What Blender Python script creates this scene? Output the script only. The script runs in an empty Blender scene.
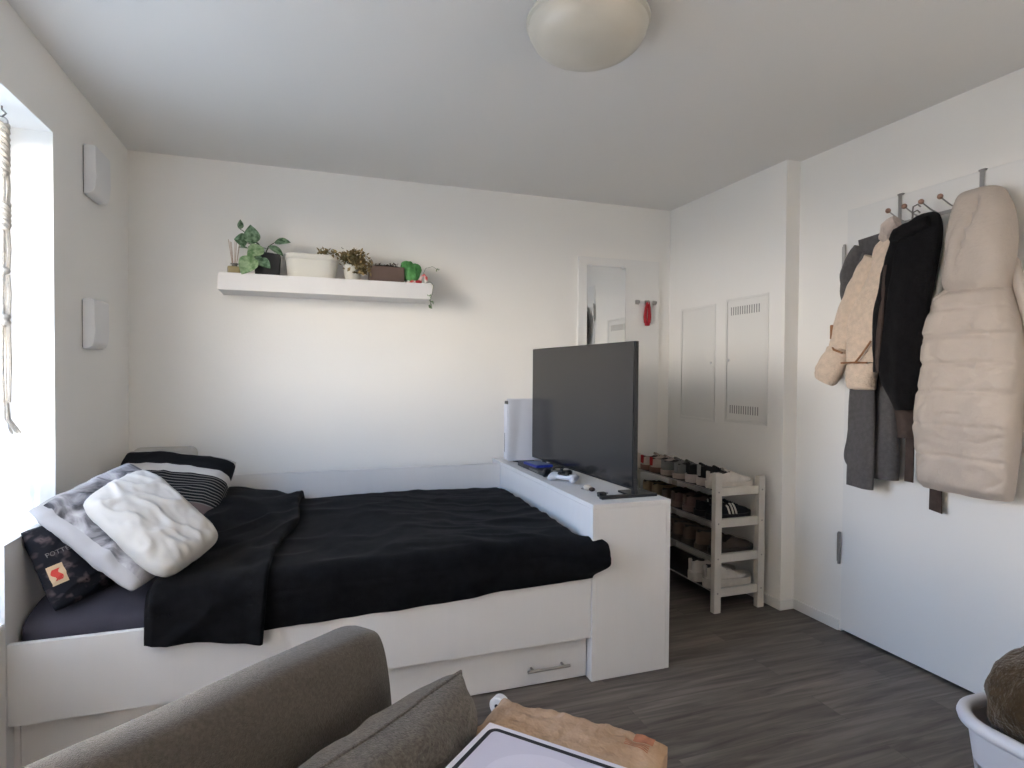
import bpy, bmesh, math, random
from mathutils import Vector, Matrix, noise
random.seed(7)
PI = math.pi
S = bpy.context.scene
COL = S.collection

# ------------------------------------------------------------------ helpers
def V(*a):
    return Vector(a[0]) if len(a) == 1 else Vector(a)

def lerp(a, b, t):
    return a + (b - a) * t

def interp(x, xs, ys):
    if x <= xs[0]:
        return ys[0]
    for i in range(1, len(xs)):
        if x <= xs[i]:
            t = (x - xs[i-1]) / (xs[i] - xs[i-1])
            return ys[i-1] + (ys[i] - ys[i-1]) * t
    return ys[-1]

def sinterp(x, xs, ys):
    """smooth (monotone-ish cubic) interpolation"""
    n = len(xs)
    if x <= xs[0]:
        return ys[0]
    if x >= xs[-1]:
        return ys[-1]
    for i in range(1, n):
        if x <= xs[i]:
            h = xs[i] - xs[i-1]
            t = (x - xs[i-1]) / h
            m0 = (ys[i] - ys[max(i-2, 0)]) / (xs[i] - xs[max(i-2, 0)]) * h
            j = min(i+1, n-1)
            m1 = (ys[j] - ys[i-1]) / (xs[j] - xs[i-1]) * h
            t2, t3 = t*t, t*t*t
            return (2*t3-3*t2+1)*ys[i-1] + (t3-2*t2+t)*m0 + (-2*t3+3*t2)*ys[i] + (t3-t2)*m1

def sstep(a, b, x):
    t = max(0., min(1., (x-a)/(b-a)))
    return t*t*(3-2*t)

def nz(x, y=0., z=0.):
    return noise.noise(Vector((x, y, z)))

class MB:
    """collects shapes into one mesh"""
    def __init__(self):
        self.bm = bmesh.new()
        self.uv = None; self.wn = False
    def box(self, lo, hi, bevel=0., rot=None, at=None, mi=0, seg=2):
        lo, hi = V(lo), V(hi)
        c = (lo+hi)/2
        r = bmesh.ops.create_cube(self.bm, size=1.)
        vs = r['verts']
        for v in vs:
            v.co = Vector((v.co.x*(hi.x-lo.x), v.co.y*(hi.y-lo.y), v.co.z*(hi.z-lo.z)))
        fs = list({f for v in vs for f in v.link_faces})
        for f in fs:
            f.material_index = mi
        if bevel > 0:
            self.wn = True
            es = list({e for v in vs for e in v.link_edges})
            rb = bmesh.ops.bevel(self.bm, geom=es+list(vs), offset=bevel, segments=seg, affect='EDGES', profile=.5, material=-1)
            vs = list({v for f in rb['faces'] for v in f.verts} | {v for v in vs if v.is_valid})
            # collect whole connected piece
            seen = set(vs); st = list(vs)
            while st:
                a = st.pop()
                for e in a.link_edges:
                    b = e.other_vert(a)
                    if b not in seen:
                        seen.add(b); st.append(b)
            vs = list(seen)
            for v in vs:
                for f in v.link_faces:
                    f.material_index = mi
        if rot is not None:
            for v in vs:
                v.co = rot @ v.co
        off = c if at is None else V(at)
        for v in vs:
            v.co += off
        return self
    def grid(self, fn, nu, nv, cu=False, cv=False, mi=0, uv=False, mif=None):
        """fn(u,v)->Vector, u,v in 0..1 ; cu/cv closed"""
        vv = []
        for i in range(nu if cu else nu+1):
            vv.append([self.bm.verts.new(fn(i/nu, j/nv)) for j in range(nv if cv else nv+1)])
        ul = None
        if uv:
            ul = self.bm.loops.layers.uv.get('UVMap') or self.bm.loops.layers.uv.new('UVMap')
        for i in range(nu):
            for j in range(nv):
                i2 = (i+1) % len(vv); j2 = (j+1) % len(vv[0])
                q = [vv[i][j], vv[i2][j], vv[i2][j2], vv[i][j2]]
                if len(set(q)) < 4:
                    continue
                try:
                    f = self.bm.faces.new(q)
                except ValueError:
                    continue
                f.material_index = mif(i/nu, j/nv) if mif else mi
                if uv:
                    for lp, (a, b) in zip(f.loops, ((i, j), (i+1, j), (i+1, j+1), (i, j+1))):
                        lp[ul].uv = (a/nu, b/nv)
        return vv
    def cap(self, ring, mi=0):
        try:
            f = self.bm.faces.new(ring); f.material_index = mi
        except ValueError:
            pass
    def tube(self, pts, rad, n=8, closed=False, mi=0, caps=True):
        pts = [V(p) for p in pts]
        m = len(pts)
        rr = rad if isinstance(rad, (list, tuple)) else [rad]*m
        rings = []
        prev = None
        for i, p in enumerate(pts):
            a = pts[(i-1) % m] if (closed or i > 0) else p
            b = pts[(i+1) % m] if (closed or i < m-1) else p
            t = (b-a)
            t = t.normalized() if t.length > 1e-9 else Vector((0, 0, 1))
            if prev is None:
                ref = Vector((0, 0, 1)) if abs(t.z) < .9 else Vector((1, 0, 0))
                x = t.cross(ref).normalized()
            else:
                x = (prev - t*prev.dot(t)).normalized()
            prev = x
            y = t.cross(x)
            rings.append([self.bm.verts.new(p + (x*math.cos(2*PI*k/n) + y*math.sin(2*PI*k/n))*rr[i]) for k in range(n)])
        for i in range(m if closed else m-1):
            A, B = rings[i], rings[(i+1) % m]
            for k in range(n):
                try:
                    f = self.bm.faces.new([A[k], A[(k+1) % n], B[(k+1) % n], B[k]]); f.material_index = mi
                except ValueError:
                    pass
        if caps and not closed:
            self.cap(rings[0][::-1], mi); self.cap(rings[-1], mi)
        return self
    def lathe(self, prof, c=(0, 0, 0), n=32, axis=None, mi=0, cap0=True, cap1=True):
        c = V(c)
        R = Matrix.Identity(3) if axis is None else Vector((0, 0, 1)).rotation_difference(V(axis).normalized()).to_matrix()
        rings = [[self.bm.verts.new(c + R @ Vector((r*math.cos(2*PI*k/n), r*math.sin(2*PI*k/n), z))) for k in range(n)] for r, z in prof]
        for A, B in zip(rings, rings[1:]):
            for k in range(n):
                f = self.bm.faces.new([A[k], A[(k+1) % n], B[(k+1) % n], B[k]]); f.material_index = mi
        if cap0: self.cap(rings[0][::-1], mi)
        if cap1: self.cap(rings[-1], mi)
        return self
    def prism(self, poly, thick, origin, ux, uy, mi=0, bevel=0.):
        """poly: 2d points; extruded by thick along ux x uy, centred"""
        origin, ux, uy = V(origin), V(ux), V(uy)
        n = ux.cross(uy).normalized()
        a = [self.bm.verts.new(origin + ux*p[0] + uy*p[1] - n*thick/2) for p in poly]
        b = [self.bm.verts.new(origin + ux*p[0] + uy*p[1] + n*thick/2) for p in poly]
        fs = [self.bm.faces.new(a[::-1]), self.bm.faces.new(b)]
        for i in range(len(poly)):
            j = (i+1) % len(poly)
            fs.append(self.bm.faces.new([a[i], a[j], b[j], b[i]]))
        for f in fs: f.material_index = mi
        if bevel > 0:
            self.wn = True
            es = list({e for f in fs[:2] for e in f.edges})
            bmesh.ops.bevel(self.bm, geom=es, offset=bevel, segments=2, affect='EDGES', profile=.5, material=-1)
        return self
    def ball(self, c, r, sx=1, sy=1, sz=1, seg=16, rings=10, mi=0, rot=None):
        res = bmesh.ops.create_uvsphere(self.bm, u_segments=seg, v_segments=rings, radius=r)
        for v in res['verts']:
            p = Vector((v.co.x*sx, v.co.y*sy, v.co.z*sz))
            if rot is not None: p = rot @ p
            v.co = p + V(c)
            for f in v.link_faces: f.material_index = mi
        return self
    def build(self, name, mats, parent=None, smooth=True, angle=40):
        bmesh.ops.remove_doubles(self.bm, verts=self.bm.verts, dist=1e-6)
        bmesh.ops.recalc_face_normals(self.bm, faces=self.bm.faces)
        me = bpy.data.meshes.new(name)
        off = parent.matrix_basis.translation if (parent is not None and parent.parent is None and parent.get('_w')) else Vector((0, 0, 0))
        if parent is not None and parent.get('_off') is not None:
            off = Vector(parent['_off'])
        if off.length > 0:
            for v in self.bm.verts: v.co -= off
        self.bm.to_mesh(me); self.bm.free()
        if not isinstance(mats, (list, tuple)): mats = [mats]
        for m in mats: me.materials.append(m)
        if smooth:
            me.polygons.foreach_set('use_smooth', [True]*len(me.polygons))
            me.set_sharp_from_angle(angle=math.radians(angle))
        o = bpy.data.objects.new(name, me); COL.objects.link(o)
        if parent is not None: o.parent = parent
        if self.wn and smooth:
            md = o.modifiers.new('weighted', 'WEIGHTED_NORMAL'); md.keep_sharp = True; md.weight = 100
        return o

def tag(o, label=None, cat=None, group=None, kind=None):
    if label: o['label'] = label
    if cat: o['category'] = cat
    if group: o['group'] = group
    if kind: o['kind'] = kind
    return o

OFFS = {}
def thing(name, label, cat, loc, group=None, local=False):
    """Empty at a thing's base. Parts are modelled in world coordinates (or local=True)."""
    o = bpy.data.objects.new(name, None); COL.objects.link(o)
    o.empty_display_size = .05
    o.location = loc
    if not local: OFFS[o.name] = Vector(loc)
    return tag(o, label, cat, group)

_build = MB.build
def build(self, name, mats, parent=None, smooth=True, angle=40):
    off = Vector((0, 0, 0)); p = parent
    while p is not None:
        if p.name in OFFS: off = OFFS[p.name]
        p = p.parent
    if off.length > 0:
        for v in self.bm.verts: v.co -= off
    return _build(self, name, mats, parent, smooth, angle)
MB.build = build

def struct(o):
    o['kind'] = 'structure'; return o

def copy_tree(o, parent=None):
    c = o.copy(); COL.objects.link(c)
    if parent is not None: c.parent = parent
    for ch in list(o.children): copy_tree(ch, c)
    return c

# ------------------------------------------------------------------ materials
def _nodes(name):
    m = bpy.data.materials.new(name); m.use_nodes = True
    nt = m.node_tree
    return m, nt, nt.nodes['Principled BSDF']

def mat(name, col, rough=.6, bump=0., bscale=60., var=0., vscale=8., spec=.3, metal=0., sheen=0., col2=None, detail=4., stretch=None, bdist=.01, coat=0.):
    m, nt, b = _nodes(name)
    b.inputs['Base Color'].default_value = (*col, 1)
    b.inputs['Roughness'].default_value = rough
    b.inputs['Specular IOR Level'].default_value = spec
    b.inputs['Metallic'].default_value = metal
    if coat: b.inputs['Coat Weight'].default_value = coat
    if sheen:
        b.inputs['Sheen Weight'].default_value = sheen
        b.inputs['Sheen Roughness'].default_value = .5
    tc = nt.nodes.new('ShaderNodeTexCoord')
    src = tc.outputs['Object']
    if stretch:
        mp = nt.nodes.new('ShaderNodeMapping'); mp.inputs['Scale'].default_value = stretch
        nt.links.new(src, mp.inputs['Vector']); src = mp.outputs['Vector']
    if var > 0 or col2:
        n = nt.nodes.new('ShaderNodeTexNoise'); n.inputs['Scale'].default_value = vscale; n.inputs['Detail'].default_value = detail
        nt.links.new(src, n.inputs['Vector'])
        mx = nt.nodes.new('ShaderNodeMix'); mx.data_type = 'RGBA'
        c2 = col2 if col2 else tuple(max(0, c*(1-var)) for c in col)
        c1 = col if col2 else tuple(min(1, c*(1+var*.5)) for c in col)
        mx.inputs[6].default_value = (*c1, 1); mx.inputs[7].default_value = (*c2, 1)
        rp = nt.nodes.new('ShaderNodeValToRGB'); rp.color_ramp.elements[0].position = .35; rp.color_ramp.elements[1].position = .65
        nt.links.new(n.outputs['Fac'], rp.inputs['Fac'])
        nt.links.new(rp.outputs['Color'], mx.inputs[0])
        nt.links.new(mx.outputs[2], b.inputs['Base Color'])
    if bump > 0:
        n2 = nt.nodes.new('ShaderNodeTexNoise'); n2.inputs['Scale'].default_value = bscale; n2.inputs['Detail'].default_value = 3
        nt.links.new(src, n2.inputs['Vector'])
        bp = nt.nodes.new('ShaderNodeBump'); bp.inputs['Strength'].default_value = bump; bp.inputs['Distance'].default_value = bdist
        nt.links.new(n2.outputs['Fac'], bp.inputs['Height']); nt.links.new(bp.outputs['Normal'], b.inputs['Normal'])
    return m

def srgb(r, g, b):
    f = lambda c: (c/255/12.92) if c/255 <= .04045 else ((c/255+.055)/1.055)**2.4
    return (f(r), f(g), f(b))

M = {}
M['wall'] = mat('wall_paint', (.865, .85, .82), .85, .05, 90, spec=.15)
M['ceil'] = mat('ceiling_paint', (.78, .77, .75), .9, .05, 120, spec=.1)
M['white'] = mat('white_laminate', (.72, .705, .70), .45, .03, 40, var=.008, vscale=5, spec=.35, stretch=(6, 6, .6))
M['door'] = mat('door_lacquer', (.81, .805, .79), .5, .02, 60, spec=.3)
M['trim'] = mat('white_trim', (.78, .78, .77), .5, .02, 60)
M['plastic'] = mat('white_plastic', (.76, .76, .77), .4, .02, 50, spec=.4)
M['panel'] = mat('panel_enamel', (.80, .79, .76), .5, .02, 50)
M['dark'] = mat('dark_recess', (.02, .02, .022), .7, .02, 40)
M['slot'] = mat('slot_grey', (.30, .29, .28), .7, .02, 40)
M['steel'] = mat('brushed_steel', (.42, .41, .40), .35, .05, 200, metal=1., stretch=(1, 30, 30))
M['darksteel'] = mat('dark_steel', (.22, .21, .20), .45, .05, 150, metal=.8)
M['blackpl'] = mat('black_plastic', (.012, .012, .014), .4, .03, 80, spec=.4)
M['screen'] = mat('tv_screen', (.015, .0145, .0148), .16, .004, 20, spec=.5)
M['fleece'] = mat('black_fleece', (.0055, .0055, .0065), .95, .22, 260, var=.35, vscale=30, sheen=.03, spec=.06)
M['sheet'] = mat('charcoal_sheet', (.044, .043, .058), .9, .15, 300, var=.1, vscale=12, spec=.1)
M['linen'] = mat('offwhite_linen', (.48, .465, .435), .9, .06, 500, var=.06, vscale=10, spec=.1)
M['whitecloth'] = mat('white_cloth', (.80, .80, .80), .9, .15, 250, spec=.1)
M['greyfab'] = mat('grey_upholstery', (.088, .077, .068), .95, .5, 420, var=.22, vscale=160, sheen=.25, spec=.1)
M['greycush'] = mat('grey_cushion_fabric', (.118, .106, .095), .9, .5, 300, var=.3, vscale=140, sheen=.2, spec=.1)
M['kraft'] = mat('kraft_paper', (.36, .235, .145), .8, .45, 26, col2=(.47, .34, .245), vscale=9, spec=.15, bdist=.03)
M['kraftp'] = mat('kraft_print', (.40, .17, .10), .8, .2, 30, var=.3, vscale=40, spec=.15)
M['boxwhite'] = mat('box_card', (.66, .65, .74), .55, .02, 50, spec=.25)
M['boxpale'] = mat('box_print_pale', (.54, .53, .64), .55, .02, 50, spec=.25)
M['boxarc'] = mat('box_print_arc', (.60, .59, .70), .55, .02, 50, spec=.25)
M['boxblack'] = mat('box_print_black', (.012, .014, .02), .5, .02, 50)
M['puffer'] = mat('cream_nylon', (.475, .415, .365), .62, .25, 60, var=.05, vscale=9, spec=.3)
M['pufferliner'] = mat('grey_liner', (.42, .40, .37), .8, .1, 90)
M['shear'] = mat('cream_shearling', (.66, .53, .42), .95, .7, 130, var=.1, vscale=40, sheen=.3, spec=.1)
M['shearcol'] = mat('pale_collar_fleece', (.56, .47, .42), .95, .7, 130, var=.1, vscale=40, sheen=.3, spec=.1)
M['tan'] = mat('tan_leather', (.28, .13, .06), .6, .1, 90, var=.15)
M['brownfab'] = mat('brown_cloth', (.060, .042, .036), .85, .3, 220, var=.2, vscale=30)
M['blackcoat'] = mat('black_wool', (.0085, .008, .009), .95, .4, 200, var=.3, vscale=40, sheen=.05, spec=.08)
M['greywool'] = mat('grey_wool', (.095, .090, .092), .95, .4, 260, var=.15, vscale=60, sheen=.15, spec=.08)
M['wood'] = mat('pale_wood', (.62, .58, .52), .6, .06, 60, var=.12, vscale=6, stretch=(1, 8, 8))
M['rackwhite'] = mat('white_painted_pine', (.60, .57, .52), .6, .06, 60, var=.05, vscale=8)
M['rackshelf'] = mat('dark_shelf_mesh', (.03, .026, .024), .8, .2, 90)
M['peg'] = mat('beech_ball', (.34, .20, .15), .5, .05, 60, var=.15)
M['leaf'] = mat('variegated_leaf', (.035, .085, .035), .5, .1, 60, col2=(.22, .33, .21), vscale=55, spec=.3, detail=2)
M['leaf2'] = mat('pale_leaf', (.10, .19, .075), .5, .1, 60, col2=(.30, .40, .24), vscale=45, spec=.3, detail=2)
M['stem'] = mat('plant_stem', (.05, .06, .03), .7, .1, 60)
M['dryleaf'] = mat('dry_leaf', (.30, .215, .10), .8, .2, 60, col2=(.12, .10, .045), vscale=30)
M['soil'] = mat('soil', (.03, .02, .015), .95, .6, 120, var=.4, vscale=60)
M['pot'] = mat('black_pot', (.012, .012, .013), .6, .05, 60)
M['planter'] = mat('white_planter', (.66, .64, .58), .6, .04, 60)
M['brownbox'] = mat('brown_planter', (.125, .085, .07), .7, .1, 80, var=.12)
M['green'] = mat('bright_green_plant', (.055, .20, .05), .7, .4, 120, col2=(.10, .30, .10), vscale=40)
M['red'] = mat('red_fabric', (.40, .02, .03), .6, .2, 120, var=.15)
M['redwhite'] = mat('red_white_ceramic', (.50, .05, .05), .5, .05, 60, col2=(.75, .72, .70), vscale=45, detail=0)
M['amber'] = mat('amber_liquid_glass', (.30, .24, .12), .2, .02, 30, spec=.5)
M['reed'] = mat('reed_stick', (.48, .36, .28), .8, .1, 90)
M['mirror'] = mat('mirror_glass', (.86, .87, .87), .02, 0, metal=1.)
M['cord'] = mat('cotton_cord', (.62, .57, .50), .95, .5, 300, var=.15, vscale=50)
M['consolewhite'] = mat('console_white', (.66, .68, .74), .45, .02, 60, spec=.3)
M['blue'] = mat('blue_case', (.015, .03, .26), .35, .02, 50, spec=.4)
M['hatbrown'] = mat('brown_fleece', (.050, .032, .016), .95, .8, 110, var=.3, vscale=40, sheen=.2, spec=.1)
M['basket'] = mat('white_basket_plastic', (.62, .62, .66), .35, .02, 50, spec=.4)
M['orange'] = mat('orange_cloth', (.50, .16, .04), .9, .3, 150, var=.2)
M['cream'] = mat('cream_plush', (.55, .48, .40), .8, .3, 150, var=.1)

def lampglass():
    m, nt, b = _nodes('opal_glass')
    b.inputs['Base Color'].default_value = (.60, .58, .51, 1); b.inputs['Roughness'].default_value = .3
    b.inputs['Subsurface Weight'].default_value = .0
    n = nt.nodes.new('ShaderNodeTexNoise'); n.inputs['Scale'].default_value = 3
    mx = nt.nodes.new('ShaderNodeMix'); mx.data_type = 'RGBA'
    mx.inputs[6].default_value = (.60, .58, .52, 1); mx.inputs[7].default_value = (.52, .49, .42, 1)
    nt.links.new(n.outputs['Fac'], mx.inputs[0]); nt.links.new(mx.outputs[2], b.inputs['Base Color'])
    return m
M['opal'] = lampglass()

def floor_mat():
    m, nt, b = _nodes('oak_grey_planks')
    N, L = nt.nodes.new, nt.links.new
    tc = N('ShaderNodeTexCoord')
    br = N('ShaderNodeTexBrick')
    br.inputs['Scale'].default_value = 1.0
    br.inputs['Brick Width'].default_value = 1.2; br.inputs['Row Height'].default_value = .17
    br.inputs['Mortar Size'].default_value = .0012; br.offset = .37
    br.inputs['Color1'].default_value = (.25, .25, .25, 1); br.inputs['Color2'].default_value = (.8, .8, .8, 1); br.inputs['Mortar'].default_value = (0, 0, 0, 1)
    L(tc.outputs['Object'], br.inputs['Vector'])
    mp = N('ShaderNodeMapping'); mp.inputs['Scale'].default_value = (1.3, 16, 1); L(tc.outputs['Object'], mp.inputs['Vector'])
    addv = N('ShaderNodeVectorMath'); addv.operation = 'ADD'
    L(mp.outputs['Vector'], addv.inputs[0])
    sc = N('ShaderNodeVectorMath'); sc.operation = 'SCALE'; sc.inputs['Scale'].default_value = 9.
    L(br.outputs['Color'], sc.inputs[0]); L(sc.outputs['Vector'], addv.inputs[1])
    n1 = N('ShaderNodeTexNoise'); n1.inputs['Scale'].default_value = 1.6; n1.inputs['Detail'].default_value = 8; n1.inputs['Roughness'].default_value = .62; n1.inputs['Distortion'].default_value = .6
    L(addv.outputs['Vector'], n1.inputs['Vector'])
    rp = N('ShaderNodeValToRGB'); e = rp.color_ramp.elements
    e[0].position = .30; e[0].color = (.066, .054, .045, 1)
    e[1].position = .72; e[1].color = (.250, .216, .186, 1)
    k = e.new(.50); k.color = (.147, .126, .108, 1)
    L(n1.outputs['Fac'], rp.inputs['Fac'])
    mul = N('ShaderNodeMix'); mul.data_type = 'RGBA'; mul.blend_type = 'MULTIPLY'; mul.inputs[0].default_value = .45
    L(rp.outputs['Color'], mul.inputs[6]); L(br.outputs['Color'], mul.inputs[7])
    L(mul.outputs[2], b.inputs['Base Color'])
    b.inputs['Roughness'].default_value = .45; b.inputs['Specular IOR Level'].default_value = .3
    bp = N('ShaderNodeBump'); bp.inputs['Strength'].default_value = .15; bp.inputs['Distance'].default_value = .003
    L(n1.outputs['Fac'], bp.inputs['Height']); L(bp.outputs['Normal'], b.inputs['Normal'])
    return m
M['floor'] = floor_mat()

def uvramp(name, stops, stripes=None, rough=.9):
    """bands across the cloth by its own v coordinate"""
    m, nt, b = _nodes(name); N, L = nt.nodes.new, nt.links.new
    uv = N('ShaderNodeUVMap'); sp = N('ShaderNodeSeparateXYZ'); L(uv.outputs['UV'], sp.inputs[0])
    rp = N('ShaderNodeValToRGB'); rp.color_ramp.interpolation = 'CONSTANT'
    el = rp.color_ramp.elements
    el[0].position = stops[0][0]; el[0].color = (*stops[0][1], 1)
    el[1].position = stops[1][0]; el[1].color = (*stops[1][1], 1)
    for p, c in stops[2:]:
        q = el.new(p); q.color = (*c, 1)
    L(sp.outputs['Y'], rp.inputs['Fac'])
    out = rp.outputs['Color']
    if stripes:
        lo, hi, num, c = stripes
        mt = N('ShaderNodeMath'); mt.operation = 'MULTIPLY'; mt.inputs[1].default_value = num; L(sp.outputs['Y'], mt.inputs[0])
        fr = N('ShaderNodeMath'); fr.operation = 'FRACT'; L(mt.outputs[0], fr.inputs[0])
        lt = N('ShaderNodeMath'); lt.operation = 'LESS_THAN'; lt.inputs[1].default_value = .28; L(fr.outputs[0], lt.inputs[0])
        g = N('ShaderNodeMath'); g.operation = 'GREATER_THAN'; g.inputs[1].default_value = lo; L(sp.outputs['Y'], g.inputs[0])
        h = N('ShaderNodeMath'); h.operation = 'LESS_THAN'; h.inputs[1].default_value = hi; L(sp.outputs['Y'], h.inputs[0])
        a1 = N('ShaderNodeMath'); a1.operation = 'MULTIPLY'; L(lt.outputs[0], a1.inputs[0]); L(g.outputs[0], a1.inputs[1])
        a2 = N('ShaderNodeMath'); a2.operation = 'MULTIPLY'; L(a1.outputs[0], a2.inputs[0]); L(h.outputs[0], a2.inputs[1])
        mx = N('ShaderNodeMix'); mx.data_type = 'RGBA'; L(a2.outputs[0], mx.inputs[0]); L(out, mx.inputs[6]); mx.inputs[7].default_value = (*c, 1)
        out = mx.outputs[2]
    L(out, b.inputs['Base Color']); b.inputs['Roughness'].default_value = rough; b.inputs['Specular IOR Level'].default_value = .1
    tc = N('ShaderNodeTexCoord'); n2 = N('ShaderNodeTexNoise'); n2.inputs['Scale'].default_value = 300; L(tc.outputs['Object'], n2.inputs['Vector'])
    bp = N('ShaderNodeBump'); bp.inputs['Strength'].default_value = .15; bp.inputs['Distance'].default_value = .005
    L(n2.outputs['Fac'], bp.inputs['Height']); L(bp.outputs['Normal'], b.inputs['Normal'])
    return m
CW, CB = (.56, .54, .52), (.010, .010, .012)
M['striped'] = uvramp('striped_cotton', [(0, (.13, .10, .10)), (.36, CB), (.66, CW), (.74, CB), (.94, CW)], stripes=(.36, .655, 36, (.17, .165, .16)))

def printmat():
    m, nt, b = _nodes('grey_photo_print'); N, L = nt.nodes.new, nt.links.new
    uv = N('ShaderNodeUVMap')
    n = N('ShaderNodeTexNoise'); n.inputs['Scale'].default_value = 4.2; n.inputs['Detail'].default_value = 5; n.inputs['Distortion'].default_value = .8
    L(uv.outputs['UV'], n.inputs['Vector'])
    rp = N('ShaderNodeValToRGB'); e = rp.color_ramp.elements
    e[0].position = .33; e[0].color = (.012, .012, .016, 1); e[1].position = .62; e[1].color = (.48, .475, .485, 1)
    for p, c in ((.41, (.11, .11, .12)), (.48, (.27, .265, .28)), (.55, (.39, .385, .40))):
        q = e.new(p); q.color = (*c, 1)
    L(n.outputs['Fac'], rp.inputs['Fac'])
    sp = N('ShaderNodeSeparateXYZ'); L(uv.outputs['UV'], sp.inputs[0])
    def lt(s, v, op):
        q = N('ShaderNodeMath'); q.operation = op; q.inputs[1].default_value = v; L(s, q.inputs[0]); return q.outputs[0]
    def mx_(a, c):
        q = N('ShaderNodeMath'); q.operation = 'MAXIMUM'; L(a, q.inputs[0]); L(c, q.inputs[1]); return q.outputs[0]
    edge = mx_(lt(sp.outputs['X'], .055, 'LESS_THAN'), lt(sp.outputs['Y'], .085, 'LESS_THAN'))
    mx = N('ShaderNodeMix'); mx.data_type = 'RGBA'; L(edge, mx.inputs[0]); L(rp.outputs['Color'], mx.inputs[6]); mx.inputs[7].default_value = (.37, .365, .37, 1)
    L(mx.outputs[2], b.inputs['Base Color']); b.inputs['Roughness'].default_value = .9; b.inputs['Specular IOR Level'].default_value = .1
    return m
M['photo'] = printmat()

def darkprint():
    m, nt, b = _nodes('dark_print'); N, L = nt.nodes.new, nt.links.new
    uv = N('ShaderNodeUVMap')
    n = N('ShaderNodeTexNoise'); n.inputs['Scale'].default_value = 7; n.inputs['Detail'].default_value = 2
    L(uv.outputs['UV'], n.inputs['Vector'])
    rp = N('ShaderNodeValToRGB'); e = rp.color_ramp.elements
    e[0].position = .52; e[0].color = (.010, .011, .016, 1); e[1].position = .66; e[1].color = (.09, .07, .075, 1)
    q = e.new(.72); q.color = (.012, .012, .018, 1)
    L(n.outputs['Fac'], rp.inputs['Fac']); L(rp.outputs['Color'], b.inputs['Base Color'])
    b.inputs['Roughness'].default_value = .8; b.inputs['Specular IOR Level'].default_value = .15
    return m
M['darkprint'] = darkprint()
M['patchcream'] = mat('patch_cream', (.55, .42, .27), .8, .1, 90)
M['patchred'] = mat('patch_red', (.50, .05, .04), .8, .1, 90)
M['greytext'] = mat('grey_lettering', (.16, .15, .15), .8, .05, 90)
M['liner'] = mat('shoe_lining', (.05, .045, .045), .95, .2, 150)

def sheer(name, c1, c2, fac):
    m, nt, b = _nodes(name); N, L = nt.nodes.new, nt.links.new
    b.inputs['Base Color'].default_value = (*c1, 1); b.inputs['Roughness'].default_value = .95
    tr = N('ShaderNodeBsdfTranslucent'); tr.inputs['Color'].default_value = (*c2, 1)
    mx = N('ShaderNodeMixShader'); mx.inputs[0].default_value = fac
    n = N('ShaderNodeTexNoise'); n.inputs['Scale'].default_value = 250
    bp = N('ShaderNodeBump'); bp.inputs['Strength'].default_value = .1; bp.inputs['Distance'].default_value = .004
    L(n.outputs['Fac'], bp.inputs['Height']); L(bp.outputs['Normal'], b.inputs['Normal'])
    L(b.outputs[0], mx.inputs[1]); L(tr.outputs[0], mx.inputs[2]); L(mx.outputs[0], nt.nodes['Material Output'].inputs['Surface'])
    return m
M['sheer'] = sheer('thin_white_cloth', (.70, .73, .78), (.46, .49, .53), .6)
M['fillcurtain'] = sheer('fill_curtain_linen', (.60, .56, .50), (.92, .80, .65), .6)  # translucency tuned so the added curtain gives even fill

# ------------------------------------------------------------------ room shell
XL, XR, XR2, YB, YR, ZC = -.91, 2.505, 2.60, 3.73, -1.50, 2.5
PY = 2.62                       # where the recess wall steps out to the door wall
WY0, WY1, WZ0, WZ1 = 1.42, 2.725, .50, 2.217
DW0, DW1 = .10, 1.07              # unseen balcony door added for fill light, further along the same wall
b = MB(); b.box((XL-.3, YR-.2, -.12), (XR2+.2, YB+.2, 0)); struct(b.build('floor', M['floor'], smooth=False))
b = MB(); b.box((XL-.3, YR-.2, ZC), (XR2+.2, YB+.2, ZC+.12)); struct(b.build('ceiling', M['ceil'], smooth=False))
b = MB(); b.box((XL-.3, YB, 0), (XR2+.2, YB+.15, ZC)); struct(b.build('wall_back', M['wall'], smooth=False))
b = MB(); b.box((XL-.3, YR-.15, 0), (XR2+.2, YR, ZC)); struct(b.build('wall_rear', M['wall'], smooth=False))
b = MB()
b.box((XL-.28, WY1, 0), (XL, YB, ZC)); b.box((XL-.28, DW1, 0), (XL, WY0, ZC)); b.box((XL-.28, YR, 0), (XL, DW0, ZC))
b.box((XL-.28, WY0, 0), (XL, WY1, WZ0)); b.box((XL-.28, WY0, WZ1), (XL, WY1, ZC)); b.box((XL-.28, DW0, WZ1), (XL, DW1, ZC))
struct(b.build('wall_left', M['wall'], smooth=False))
b = MB(); b.box((XR, PY, 0), (XR2+.15, YB, ZC)); struct(b.build('wall_recess', M['wall'], smooth=False))
DY0, DY1, DZ = 1.33, 2.305, 2.15
b = MB(); b.box((XR2, DY1+.0015, 0), (XR2+.15, PY, ZC)); b.box((XR2, YR, 0), (XR2+.15, DY0-.0015, ZC)); b.box((XR2, DY0-.0015, DZ+.0015), (XR2+.15, DY1+.0015, ZC))
struct(b.build('wall_right', M['wall'], smooth=False))
def base(name, lo, hi):
    b = MB(); b.box(lo, hi, .003); struct(b.build(name, M['trim']))
base('baseboard_right', (XR2-.012, DY1+.01, 0), (XR2, PY, .055))
base('baseboard_step', (XR-.012, PY-.012, 0), (XR2-.012, PY, .055))
base('baseboard_recess', (XR-.012, PY, 0), (XR, YB, .055))
base('baseboard_back', (1.56, YB-.012, 0), (1.74, YB, .055))

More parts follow.
